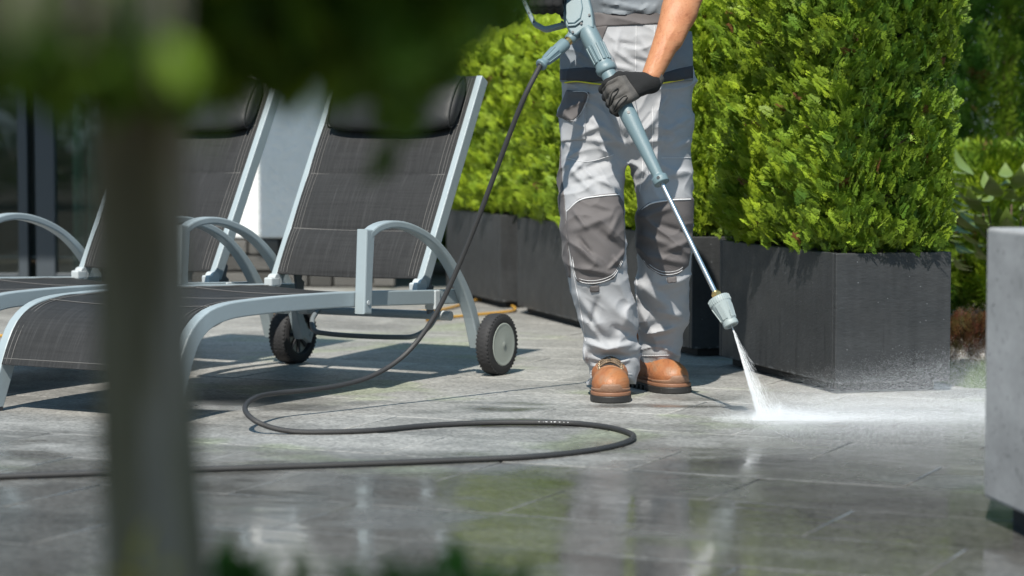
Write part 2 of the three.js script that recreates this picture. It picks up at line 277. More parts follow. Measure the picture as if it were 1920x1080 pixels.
const Q = new THREE.Quaternion(), M4 = () => new THREE.Matrix4();
function sprayMatrix(p, out, up, r, size) { // grows along a direction between out and up, its flat side turned at random
  const d = out.clone().multiplyScalar(0.75 + 0.5 * r()).addScaledVector(up, 0.5 + 0.7 * r()).add(V(r() - 0.5, r() - 0.5, r() - 0.5).multiplyScalar(0.9)).normalize();
  Q.setFromUnitVectors(V(0, 1, 0), d); const q2 = new THREE.Quaternion().setFromAxisAngle(V(0, 1, 0), r() * 6.283); Q.multiply(q2);
  return M4().compose(p, Q.clone(), V(size, size, size));
}
// a clipped hedge: sprays in the outer layers of a box with soft bulges; local axes: x across, z along (towards the front)
function hedgeList(r, w, h, l, y0, count, bulge, seed, size = 1) {
  const out = [[], [], []], areas = [l * h, l * h, w * h, w * h, w * l], tot = areas.reduce((a, b) => a + b);
  for (let i = 0; i < count; i++) {
    let q = r() * tot, k = 0; while (q > areas[k]) q -= areas[k++];
    const a = r(), b = r(), n = k === 0 ? V(-1, 0, 0) : k === 1 ? V(1, 0, 0) : k === 2 ? V(0, 0, 1) : k === 3 ? V(0, 0, -1) : V(0, 1, 0);
    const p = k < 2 ? V(n.x * w / 2, y0 + a * h, (b - 0.5) * l) : k < 4 ? V((b - 0.5) * w, y0 + a * h, n.z * l / 2) : V((a - 0.5) * w, y0 + h, (b - 0.5) * l);
    // rounded corners
    const f = sst(0, 0.10, p.y - y0), c1 = Math.abs(p.x) / (w / 2), c2 = Math.abs(p.z) / (l / 2), corner = Math.pow(c1 * c2, 6) * 0.06, top = Math.pow(clamp((p.y - y0) / h) * Math.max(k === 4 ? Math.max(c1, c2) : 1, 0), 10) * 0.025;
    const bump = (vn3(p.x * 7 + seed, p.y * 7, p.z * 7) - 0.5) * 0.085 + (vn3(p.x * 21 + seed, p.y * 21, p.z * 21, 5) - 0.5) * 0.075, depth = Math.pow(r(), 1.3) * 0.15;
    p.addScaledVector(n, bulge * (0.35 + 0.65 * f) + bump - depth - corner - 0.03); if (k !== 4) p.y -= top; p.y -= 0.03 * r();
    const patch = vn3(p.x * 3.2 + seed * 3, p.y * 3.2, p.z * 3.2, 9) * 0.6 + vn3(p.x * 11, p.y * 11, p.z * 11, 19) * 0.4;
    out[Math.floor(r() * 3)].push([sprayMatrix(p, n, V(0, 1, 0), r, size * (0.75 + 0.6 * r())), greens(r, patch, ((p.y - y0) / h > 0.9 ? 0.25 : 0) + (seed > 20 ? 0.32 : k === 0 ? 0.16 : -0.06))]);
  }
  return out;
}
const PA = V(-0.274, 0, -0.962), PN = V(-0.962, 0, 0.274), PW = 0.378, PL = 0.967, PH0 = 0.03, PH1 = 0.422;
const fibre = tex(1024, 512, (u, v) => { // fibre cement with water streaks, drips and fine scratches
  const n = fbm(u * 60, v * 60, 4, 5, 60), c = fbm(u * 5, v * 4, 4, 7), st = fbm(u * 70, v * 2.5, 4, 17), d = sst(0.60, 0.8, fbm(u * 55 + 3, v * 1.4, 3, 27)) * sst(0.55, 0.35, v), sc = sst(0.795, 0.82, fbm(u * 30 + v * 9, v * 4, 4, 37)) * 0.5, fl = hash2(Math.floor(u * 330), Math.floor(v * 170), 3) > 0.9991 ? 1.7 : 0;
  const edge = sst(0.03, 0.006, v) * sst(0.52, 0.72, fbm(u * 60, v * 30, 3, 47)) * 3.5;           // chipped lower edge
  const k = 0.024 * (0.55 + 0.5 * n + 0.6 * c + 0.45 * st) * (1 - 0.35 * d) * (1 + 0.25 * sc + fl * 3 + edge);
  return [k * 0.95, k, k * 1.05];
}, true), fibreR = tex(512, 512, (u, v) => 0.40 + 0.3 * fbm(u * 12, v * 6, 5, 57, 12)), fibreB = tex(512, 512, (u, v) => fbm(u * 90, v * 90, 3, 67, 90) * 0.5 + 0.5 * fbm(u * 6, v * 6, 3, 68, 6));
const fibreM = new THREE.MeshStandardMaterial({ map: fibre, roughnessMap: fibreR, roughness: 1, bumpMap: fibreB, bumpScale: 0.0012 });
const baseM = mat(0.02, 0.02, 0.02, 0.8), barkM = mat(0.09, 0.06, 0.04, 0.9), earthM = mat(0.03, 0.022, 0.015, 0.95);
function wallPanel(w, h, th) { const g = box(w, h, th, 0.004), uv = g.attributes.uv, p = g.attributes.position; for (let i = 0; i < uv.count; i++) uv.setXY(i, (p.getX(i) + w / 2) * 0.98, (p.getY(i) + h / 2) / h); return g; }
function makePlanter() { // base at its near left corner's row: origin in the middle of the footprint, x across, z towards the front
  const o = thing('planter_box', '', 'planter'), H = PH1 - PH0, t = 0.022, y = PH0 + H / 2;
  part('front_panel', mv(wallPanel(PW, H, t), 0, y, PL / 2 - t / 2), fibreM, o); part('back_panel', mv(wallPanel(PW, H, t), 0, y, -PL / 2 + t / 2), fibreM, o);
  for (const s of [-1, 1]) { const g = wallPanel(PL - 2 * t - 0.001, H, t); g.rotateY(Math.PI / 2); const uv = g.attributes.uv; for (let i = 0; i < uv.count; i++) uv.setX(i, uv.getX(i) + 0.4); part('side_panel', mv(g, s * (PW / 2 - t / 2), y, 0), fibreM, o); }
  part('base', mv(box(PW - 0.07, 0.032, PL - 0.07, 0.003), 0, 0.018, 0), baseM, o);
  const e = new THREE.PlaneGeometry(PW - 0.045, PL - 0.045, 10, 24); e.rotateX(-Math.PI / 2); for (let i = 0; i < e.attributes.position.count; i++) e.attributes.position.setY(i, PH1 - 0.03 + 0.03 * vn(i * 0.7, i * 0.31)); e.computeVertexNormals(); part('soil', e, earthM, o);
  return o;
}
const pTurn = Math.atan2(-PA.x, -PA.z), where = ['nearest the camera, right of the worker', 'second in the row, partly behind the worker\'s legs', 'third in the row, left of the worker\'s legs', 'farthest in the row, beside the near lounger\'s backrest'];
let planter0;
for (let k = 0; k < 4; k++) {
  const p = k ? (() => { const c = planter0.clone(); c.name = numbered('planter_box'); scene.add(c); return c; })() : (planter0 = makePlanter());
  // middle of planter k: from its near left corner across and along
  const c = V(0.965, 0, -6.98).addScaledVector(PA, k * 1.241 + PL / 2).addScaledVector(PN, -PW / 2);
  p.position.copy(c); p.rotation.y = pTurn + [0, 0.006, -0.008, 0.004][k];
  tag(p, `anthracite rectangular planter box, ${where[k]}`, 'planter', 'planters in a row');
  const hd = thing('hedge_plant', `clipped hedge in the planter ${where[k]}`, 'hedge', 'hedges in the planters'); hd.position.copy(c); hd.rotation.y = p.rotation.y;
  const r = rng(100 + k), lists = hedgeList(r, PW, [0.84, 0.79, 0.78, 0.77][k], PL + (k ? 0.06 : 0.02), PH1 + 0.015, [21000, 13000, 11000, 9500][k], k ? 0.055 : 0.068, k * 31 + 2, [0.78, 0.9, 0.95, 1.0][k]);
  lists.forEach((l, i) => instanced('foliage', SPRAY[i], thujaMat, l, hd));
  for (let i = 0; i < 4; i++) { const z = -PL / 2 + (i + 0.5) * PL / 4, pts = [V(0, PH1 - 0.05, z), V(0.02, 0.7, z + 0.03 * r()), V(-0.02, 0.95, z), V(0, 1.1, z + 0.02)]; part('trunk', tube(pts, 0.013, 16, 7), barkM, hd); }
  const tw = []; for (let i = 0; i < 110; i++) { const z = (r() - 0.5) * PL * 0.95, y = PH1 + 0.03 + r() * 0.7, x = (r() < 0.5 ? -1 : 1) * (PW / 2 - 0.02); tw.push(rod(V(x * 0.1, y - 0.05, z + (r() - 0.5) * 0.1), V(x, y + 0.05, z), 0.004, 0.0015, 5)); }
  part('twigs', tw, barkM, hd).userData.kind = 'stuff';
}
lap('hedges');

// ---------------------------------------------------------------- pale concrete block at the right edge
{
  const o = thing('concrete_planter', 'pale grey concrete block with tiny air holes at the right edge of the photo', 'concrete planter');
  const d = V(0.138, 0, 0.99), n = V(0.99, 0, -0.138), S = 0.62, far = V(0.939, 0, -4.64), c = far.clone().addScaledVector(d, S / 2).addScaledVector(n, S / 2);
  const ct = tex(1024, 1024, (u, v) => { const a = fbm(u * 5, v * 5, 5, 201), b = fbm(u * 60, v * 60, 3, 211), st = fbm(u * 3, v * 20, 3, 221); const pit = sst(0.74, 0.79, fbm(u * 38, v * 38, 2, 241)); const k = 0.30 * (0.50 + 0.66 * a + 0.16 * b + 0.16 * st) * (1 - 0.25 * pit); return [k, k * 0.985, k * 0.975]; }, true);
  const cb = tex(512, 512, (u, v) => 0.5 + 0.4 * (fbm(u * 70, v * 70, 3, 231) - 0.5));
  const cm = new THREE.MeshStandardMaterial({ map: ct, bumpMap: cb, bumpScale: 0.0008, roughness: 0.75 });
  o.position.copy(c); o.rotation.y = Math.atan2(d.x, d.z);
  const H = 0.587 - 0.05; part('body', mv(new RoundedBoxGeometry(S, H, S, 3, 0.008), 0, 0.05 + H / 2, 0), cm, o);
  part('base', mv(box(S - 0.09, 0.06, S - 0.09), 0, 0.029, 0), baseM, o);
  const r = rng(3), dk = mat(0.05, 0.05, 0.05, 0.9);   // air holes: shallow dark pits, raised rim of cement
  for (let i = 0; i < 16; i++) { const g = new THREE.SphereGeometry(0.0016 + 0.002 * r() * r(), 8, 6); g.scale(0.35, 1, 1); part('air_hole', mv(g, -S / 2, 0.1 + r() * 0.44, -S / 2 + 0.02 + r() * 0.45), dk, o); }
}

// ---------------------------------------------------------------- garden beyond the planters
{
  const treeSpots = [[0.05, 14.6, 2.6, 0.75, 'dark conifer behind the hedge, left of the worker', 0.0], [0.85, 13.9, 2.5, 0.7, 'green conifer standing behind the worker', 0.15], [1.75, 13.2, 2.8, 0.75, 'conifer behind the near hedge, hidden up to its tip', 0.1], [2.65, 12.6, 3.0, 0.62, 'tall dark conifer at the right edge behind the near hedge', -0.35], [2.25, 10.6, 0.66, 0.36, 'low bright green conifer bush between the near planter and the concrete block', 0.25], [-0.9, 15.5, 2.6, 0.8, 'dark conifer behind the end of the white wall', -0.1]];
  treeSpots.forEach(([x, Z, h, rad, label, ty], k) => {
    const low = h < 1, o = thing(low ? 'conifer_bush' : 'conifer_tree', label, low ? 'bush' : 'tree', low ? undefined : 'conifers behind the hedges'); o.position.set(x, -0.06, -Z);
    const r = rng(300 + k), list = [[]], n = low ? 6000 : 16000;
    for (let i = 0; i < n; i++) { const yy = r(), a = r() * 6.283, prof = low ? Math.sqrt(1 - Math.pow(yy * 0.97, 3)) : Math.pow(1 - yy * 0.9, 0.55) * (0.75 + 0.25 * sst(0, 0.2, yy)), bump = 0.75 + 0.5 * vn3(Math.cos(a) * 2.2 + k, yy * h * 4, Math.sin(a) * 2.2), rr = rad * prof * bump * (1 - 0.3 * Math.pow(r(), 1.6)), out = V(Math.cos(a), 0, Math.sin(a)); list[0].push([sprayMatrix(V(out.x * rr, 0.04 + yy * h, out.z * rr), out, V(0, 1, 0), r, 1.9 + 1.3 * r()), greens(r, vn3(x + out.x * 3, yy * 5, out.z * 3), ty - 0.1)]); }
    instanced('foliage', SPRAYC[0], thujaMat, list[0], o); part('trunk', rod(V(0, 0, 0), V(0, h * 0.8, 0), low ? 0.03 : 0.06, 0.015), barkM, o);
  });
  // large-leaved shrub
  const lg = sheet((u, v) => V((u - 0.5) * 0.07 * Math.sin(Math.PI * Math.pow(clamp(v, 0.02, 0.98), 0.8)), v * 0.15, 0.02 * Math.sin(v * 3) - 0.18 * Math.pow((u - 0.5) * 0.2, 2)), 4, 8, 0.0008);
  const lm = matP(0.15, 0.22, 0.035, 0.5, { transmission: 0.35, thickness: 0 }), sh = thing('broadleaf_shrub', 'shrub with large pale green leaves behind the concrete block', 'shrub'); sh.position.set(2.05, -0.06, -9.7);
  const r = rng(77); for (let i = 0; i < 90; i++) { const a = r() * 6.283, y = 0.28 + 0.42 * r(), q = 0.04 + 0.2 * r(), m = part('leaf', lg, lm, sh); m.position.set(Math.cos(a) * q, y, Math.sin(a) * q); m.rotation.set(0.7 + 0.9 * r(), 0, 0); m.rotation.order = 'YXZ'; m.rotation.y = -a + Math.PI / 2; m.scale.setScalar(0.7 + 0.5 * r()); }
  for (let i = 0; i < 5; i++) { const a = i * 1.26; part('stem', rod(V(0, 0, 0), V(Math.cos(a) * 0.12, 0.55, Math.sin(a) * 0.12), 0.008, 0.004, 6), barkM, sh); }
  // low red-leaved plant, gravel and a strip of lawn
  const rp = thing('red_shrub', 'low dark red leaved plant behind the right end of the near planter', 'shrub'); rp.position.set(1.66, -0.06, -8.45);
  const rl = []; for (let i = 0; i < 900; i++) { const a = r() * 6.283, e = r() * 1.4, d = V(Math.cos(a) * Math.cos(e), Math.sin(e), Math.sin(a) * Math.cos(e)); rl.push([sprayMatrix(d.clone().multiplyScalar(0.05 + 0.12 * Math.sqrt(r())), d, V(0, 1, 0), r, 0.9), new THREE.Color().setRGB(0.07 + 0.05 * r(), 0.03 + 0.04 * r(), 0.02)]); } instanced('foliage', SPRAYC[0], thujaMat, rl, rp);
  const gl = [], gg = new THREE.IcosahedronGeometry(0.012, 0); for (let i = 0; i < 3000; i++) { const x = 1.45 + r() * 1.3, z = -8.2 - r() * 1.5, s = 0.6 + r() * 0.8, k = 0.3 + 0.35 * r(); gl.push([M4().compose(V(x, -0.062, z), new THREE.Quaternion().setFromEuler(new THREE.Euler(r() * 6, r() * 6, 0)), V(s * 1.3, s * 0.8, s)), new THREE.Color().setRGB(k, k * 0.93, k * 0.82)]); }
  const gr = instanced('gravel', gg, mat(1, 1, 1, 0.9), gl, scene); tag(gr, 'pale gravel bed behind the near planter', 'gravel');
  const bl = new THREE.BufferGeometry(); bl.setAttribute('position', new THREE.Float32BufferAttribute([-0.002, 0, 0, 0.002, 0, 0, 0.0015, 0.03, 0.006, -0.0015, 0.03, 0.006, 0, 0.055, 0.02], 3)); bl.setIndex([0, 1, 2, 0, 2, 3, 3, 2, 4]); bl.computeVertexNormals();
  const gs = []; for (let i = 0; i < 22000; i++) { const x = 1.32 + r() * 1.2, z = -7.02 - r() * 1.2; if ((x - 0.965) * 0.962 + (-z - 6.98) * 0.274 < 0.42) continue; const k = 0.7 + 0.6 * r(); gs.push([M4().compose(V(x, -0.07, z), new THREE.Quaternion().setFromEuler(new THREE.Euler((r() - 0.5) * 0.5, r() * 6.28, (r() - 0.5) * 0.6)), V(1, 0.7 + 0.7 * r(), 1)), new THREE.Color().setRGB(0.10 * k, 0.17 * k, 0.03 * k)]); }
  const lw = instanced('lawn', bl, matP(1, 1, 1, 0.6, { side: THREE.DoubleSide, transmission: 0.3, thickness: 0 }), gs, scene); tag(lw, 'strip of short green lawn behind the right end of the near planter', 'grass');
}
{ // tall hedge behind the camera: the glass doors mirror it
  const o = thing('tall_hedge', 'tall clipped hedge across the garden that the glass doors mirror', 'hedge'); o.position.set(-4.6, -0.06, 6.5);
  const l = hedgeList(rng(900), 6, 3.4, 0.9, 0.1, 9000, 0.05, 7, 3.6); l.forEach((q, i) => instanced('foliage', SPRAYC[0], thujaMat, q, o)); for (let i = 0; i < 6; i++) part('trunk', rod(V(-2.5 + i, 0, 0), V(-2.5 + i, 3, 0), 0.04, 0.02), barkM, o);
}
lap('garden');

// ---------------------------------------------------------------- sun loungers
const aluM = mat(0.285, 0.335, 0.355, 0.4, { bumpMap: tex(256, 256, (u, v) => fbm(u * 90, v * 90, 3, 5, 90)), bumpScale: 0.0003 }), plasticM = mat(0.42, 0.45, 0.46, 0.5), darkPlasticM = mat(0.03, 0.032, 0.036, 0.5), rubberM = mat(0.022, 0.022, 0.024, 0.75);
const weave = tex(512, 512, (u, v, i, j) => { const a = 0.5 + 0.5 * Math.sin(u * 2 * Math.PI * 128), b = 0.5 + 0.5 * Math.sin(v * 2 * Math.PI * 128), w = fbm(u * 90, v * 3, 3, 15), h = fbm(u * 4, v * 110, 3, 25), k = 0.012 + 0.020 * a * b + 0.012 * w + 0.028 * Math.pow(h, 3) + (hash2(i, j, 3) > 0.985 ? 0.03 : 0); return [k * 0.9, k * 0.9, k * 0.92]; }, true);
const weaveB = tex(512, 512, (u, v) => 0.5 + 0.25 * Math.sin(u * 2 * Math.PI * 128) + 0.25 * Math.sin(v * 2 * Math.PI * 128));
const slingM = new THREE.MeshPhysicalMaterial({ map: rep(weave, 2.6), bumpMap: rep(weaveB, 2.6), bumpScale: 0.0008, roughness: 0.7, specularIntensity: 0.55 }), threadM = mat(0.12, 0.115, 0.11, 0.8), padM = matP(0.010, 0.010, 0.011, 0.55, { bumpMap: rep(weaveB, 2), bumpScale: 0.0004 });
const HW = 0.31;
function makeLounger() { // x along the length (0 at the front feet), y up, z across (positive = near side)
  const o = thing('sun_lounger', '', 'sun lounger');
  // side rails with the front legs: foot, curve, seat
  const railPath = smoothPath([[-0.075, 0.012], [-0.035, 0.1], [0.0, 0.18], [0.035, 0.232], [0.09, 0.268], [0.17, 0.286], [0.32, 0.292], [0.6, 0.29], [0.85, 0.283], [1.1, 0.272], [1.3, 0.263], [1.42, 0.258]], 60);
  for (const s of [-1, 1]) { part('side_rail', bar(railPath, railPath.map((p, i) => i < 16 ? 0.029 - 0.006 * i / 16 : 0.023), s * HW - 0.016, s * HW + 0.016), aluM, o); part('foot_cap', mv(box(0.06, 0.014, 0.034, 0.004), -0.077, 0.007, s * HW), darkPlasticM, o); }
  // seat sling: follows the rails' upper edge from the front of the curve to the hinge
  const seatPath = smoothPath([[-0.052, 0.135], [-0.026, 0.192], [0.018, 0.252], [0.08, 0.29], [0.17, 0.308], [0.32, 0.314], [0.6, 0.311], [0.85, 0.304], [1.19, 0.291]], 48), seatC = new THREE.CatmullRomCurve3(seatPath.map(p => V(p[0], p[1], 0)));
  const seat = part('seat_sling', sheet((u, v) => { const p = seatC.getPointAt(clamp(u, 0, 1)); return V(p.x, p.y - 0.004 - 0.012 * Math.sin(Math.PI * v) * sst(0.02, 0.3, u) - 0.0015 * Math.sin(u * 40), (v - 0.5) * 2 * (HW - 0.017)); }, 60, 14, 0.003, 1.3, 0.6), slingM, o);
  const seam = (fn, r = 0.0012) => tube([...Array(60)].map((_, i) => fn(i / 59)), r, 90, 5);
  for (const s of [-1, 1]) for (const e of [0.014, 0.03]) part('seam', seam(t => { const p = seatC.getPointAt(t * 0.99); return V(p.x, p.y - 0.003, s * (HW - 0.017 - e)); }), threadM, seat);
  for (const u of [0.012, 0.21, 0.42, 0.7]) part('seam', seam(t => { const p = seatC.getPointAt(u); return V(p.x, p.y - 0.0015 - 0.012 * Math.sin(Math.PI * t) * sst(0.02, 0.3, u), (t - 0.5) * 2 * (HW - 0.02)); }), threadM, seat);
  // backrest, leaning back from the hinge
  const B0 = V(1.235, 0.31, 0), ang = 60.5 * Math.PI / 180, BL = 0.755, bd = V(Math.cos(ang), Math.sin(ang), 0), bn = V(-Math.sin(ang), Math.cos(ang), 0), BH = HW - 0.028;
  const back = (l, n, z) => B0.clone().addScaledVector(bd, l).addScaledVector(bn, n).setZ(z);
  const bq = new THREE.Quaternion().setFromAxisAngle(V(0, 0, 1), ang);
  const along = (g, l, n, z) => { g.applyQuaternion(bq); const p = back(l, n, z); return mv(g, p.x, p.y, p.z); };
  for (const s of [-1, 1]) part('back_rail', along(box(BL, 0.044, 0.024, 0.004), BL / 2, -0.015, s * BH), aluM, o);
  part('back_crossbar', along(box(0.03, 0.03, 2 * BH - 0.025, 0.004), BL - 0.02, -0.018, 0), aluM, o);
  const pl = [0.02, 0.18, 0.385, 0.57, 0.75], sling = part('back_sling', sheet((u, v) => { // padded fields between the seams
    const l = 0.012 + u * (BL - 0.014); return back(l, backN(l, v), (v - 0.5) * 2 * (BH - 0.011)); }, 110, 20, 0.004, 0.75, 0.56), slingM, o);
  function backN(l, v) { let k = 0; while (k < 3 && l > pl[k + 1]) k++; const t = clamp((l - pl[k]) / (pl[k + 1] - pl[k])), puff = Math.pow(Math.sin(Math.PI * clamp(t, 0.001, 0.999)), 0.5) * 0.015 * Math.pow(Math.sin(Math.PI * clamp(v, 0.02, 0.98)), 0.5);
    return 0.004 + puff - 0.008 * Math.sin(Math.PI * v); }
  for (const s of [-1, 1]) for (const e of [0.012, 0.022, 0.036]) part('seam', seam(t => back(0.02 + t * (BL - 0.03), 0.0025 + backN(0.02 + t * (BL - 0.03), e / (2 * BH)), s * (BH - 0.011 - e)), 0.0009), threadM, sling);
  for (const l of pl.slice(1, 4)) part('seam', seam(t => back(l, 0.0058 - 0.008 * Math.sin(Math.PI * t), (t - 0.5) * 2 * (BH - 0.02)), 0.002), threadM, sling);
  // head pillow
  const pc = back(BL - 0.118, 0.038, 0.012);
  const pg = nets((x, y, z) => { const dx = x - pc.x, dy = y - pc.y, dz = z - pc.z, l = dx * bd.x + dy * bd.y, n = dx * bn.x + dy * bn.y, W = 0.25, k = 1 - 0.16 * Math.pow(Math.abs(dz) / W, 4), qx = Math.abs(l) / (0.108 * k), qn = Math.abs(n) / (0.037 * (1 - 0.3 * Math.pow(Math.abs(dz) / W, 6))), d = (Math.pow(Math.pow(qx, 2.4) + Math.pow(qn, 2.2), 1 / 2.3) - 1) * 0.045; const pucker = 0.003 * vn(dz * 30, l * 40) * sst(0.6, 1, Math.abs(dz) / W); return smax(d - 0.002 * vn3(l * 9, n * 9, dz * 8) + pucker, Math.abs(dz) - W, 0.03); }, V(pc.x - 0.16, pc.y - 0.16, pc.z - 0.27), V(pc.x + 0.16, pc.y + 0.16, pc.z + 0.27), 0.006);
  const pillow = part('pillow', pg, padM, o);
  for (const s of [-1, 1]) part('piping', tube([...Array(24)].map((_, i) => { const a = i / 24 * 6.283; return pc.clone().addScaledVector(bd, 0.094 * Math.cos(a)).addScaledVector(bn, 0.031 * Math.sin(a)).setZ(pc.z + s * 0.236); }), 0.003, 48, 6, true), padM, pillow);
  // hinges
  for (const s of [-1, 1]) { const hz = s * (HW - 0.03); const hg = new THREE.CylinderGeometry(0.021, 0.021, 0.03, 20); hg.rotateX(Math.PI / 2); part('hinge', [mv(hg, 1.235, 0.302, hz), mv(box(0.05, 0.03, 0.032, 0.006), 1.22, 0.297, hz)], plasticM, o); part('bracket', mv(box(0.032, 0.062, 0.04, 0.005), 1.265, 0.256, s * HW), plasticM, o); }
  // armrests: flat post outside the rail, arch down to the wheel
  const armPath = smoothPath([[0.835, 0.475], [0.88, 0.494], [0.96, 0.504], [1.06, 0.492], [1.18, 0.452], [1.28, 0.39], [1.37, 0.3], [1.43, 0.21], [1.475, 0.10]], 40);
  for (const s of [-1, 1]) {
    const z = s * (HW + 0.036), a = part('armrest', bar(armPath, armPath.map((p, i) => 0.0115 + 0.006 * sst(20, 34, i)), z - 0.019, z + 0.019, 0.005), aluM, o);
    part('post', bar([[0.815, 0.246], [0.822, 0.36], [0.832, 0.488]], [0.021, 0.021, 0.023], z - 0.0185, z + 0.0185, 0.005), aluM, a);
    part('bolt', rod(V(0.815, 0.275, z - s * 0.03), V(0.815, 0.275, z + s * 0.021), 0.007), plasticM, a);
    part('spacer', [rod(V(1.4, 0.262, s * (HW - 0.02)), V(1.4, 0.262, z), 0.012), rod(V(1.4, 0.195, s * (HW - 0.05)), V(1.4, 0.195, s * (HW - 0.015)), 0.0155)], plasticM, a);
    // wheel
    const wz = s * (HW + 0.088), cx = 1.516, R = 0.1, prof = [[0.066, -0.03], [0.074, -0.033], [0.088, -0.031], [0.096, -0.025], [0.1, -0.012], [0.1, 0.012], [0.096, 0.025], [0.088, 0.031], [0.074, 0.033], [0.066, 0.03], [0.066, -0.03]].map(p => new THREE.Vector2(...p));
    const tg = new THREE.LatheGeometry(prof, 56); tg.rotateX(Math.PI / 2); tg.scale(1, 1, 0.82); const wheel = part('wheel', mv(tg, cx, R, wz), rubberM, o);
    const nub = []; for (let i = 0; i < 44; i++) for (const q of [-1, 0, 1]) { const an = (i + (q ? 0.5 : 0)) / 44 * 6.283, g = box(0.006, 0.007, q ? 0.013 : 0.012, 0.001); g.rotateZ(an); nub.push(mv(g, cx + Math.cos(an) * (q ? 0.0955 : 0.0975), R + Math.sin(an) * (q ? 0.0955 : 0.0975), wz + q * 0.016)); }
    part('tread', nub, rubberM, wheel);
    const dp = [[0, 0.036], [0.008, 0.036], [0.011, 0.0325], [0.058, 0.031], [0.065, 0.033], [0.069, 0.033], [0.072, 0.028], [0.072, 0.02], [0, 0.02]].map(p => new THREE.Vector2(...p)), dg = new THREE.LatheGeometry(dp.reverse(), 48); dg.rotateX(s * Math.PI / 2); dg.scale(1, 1, 0.82); part('hub_cap', mv(dg, cx, R, wz), mat(0.33, 0.36, 0.33, 0.5), wheel);
    const sp = []; for (let i = 0; i < 8; i++) { const g = box(0.05, 0.012, 0.012, 0.002); g.translate(0.036, 0, 0); g.rotateZ(i / 8 * 6.283); sp.push(mv(g, cx, R, wz - s * 0.012)); } const ax = new THREE.CylinderGeometry(0.016, 0.016, 0.05, 18); ax.rotateX(Math.PI / 2); sp.push(mv(ax, cx, R, wz - s * 0.01)); part('spokes', sp, darkPlasticM, wheel);
    part('fork', [bar([[1.468, 0.14], [1.49, 0.11], [1.525, 0.09]], [0.02, 0.019, 0.018], z - 0.012, z + 0.012), rod(V(cx, R, z - s * 0.015), V(cx, R, wz), 0.007)], aluM, wheel);
  }
  // cross tube and the U-shaped prop with its notched plates
  part('cross_tube', rod(V(1.4, 0.195, -HW + 0.02), V(1.4, 0.195, HW - 0.02), 0.014), aluM, o); part('cross_tube', mv(box(0.03, 0.03, 2 * HW - 0.03, 0.004), 0.5, 0.275, 0), aluM, o); part('cross_tube', mv(box(0.03, 0.03, 2 * HW - 0.03, 0.004), 1.2, 0.26, 0), aluM, o);
  part('prop', tube([V(1.39, 0.2, 0.25), V(1.335, 0.16, 0.25), V(1.29, 0.135, 0.225), V(1.28, 0.13, 0.17), V(1.28, 0.13, -0.1), V(1.285, 0.137, -0.155), V(1.32, 0.17, -0.19), V(1.37, 0.2, -0.2)], 0.0085, 70, 10), mat(0.14, 0.16, 0.172, 0.4), o);
  for (const s of [-1, 1]) { const sh = new THREE.Shape([[0, 0], [0.03, 0.0], [0.045, 0.04], [0.03, 0.05], [0.048, 0.075], [0.035, 0.09], [0.055, 0.12], [0.042, 0.135], [0.06, 0.17], [0.03, 0.2], [0.012, 0.2]].map(p => new THREE.Vector2(...p))), g = new THREE.ExtrudeGeometry(sh, { depth: 0.008, bevelEnabled: true, bevelThickness: 0.001, bevelSize: 0.001, bevelSegments: 1 }); g.rotateZ(0.25); part('notched_plate', mv(g, 1.33, 0.205, s * (BH - 0.03) - 0.004), mat(0.08, 0.09, 0.1, 0.45), o); }
  return o;
}
const lounger0 = makeLounger();
lounger0.position.set(-1.1515, 0, -6.454); lounger0.rotation.y = Math.PI / 3;
tag(lounger0, 'near sun lounger with a light hub cap wheel and black head pillow in full view', 'sun lounger', 'grey framed black sun loungers');
const lounger1 = lounger0.clone(); lounger1.name = numbered('sun_lounger'); scene.add(lounger1);
lounger1.position.add(V(-0.705, 0, -0.405));
tag(lounger1, 'sun lounger farther left, behind the near lounger and the tree trunk', 'sun lounger', 'grey framed black sun loungers');
lap('loungers');

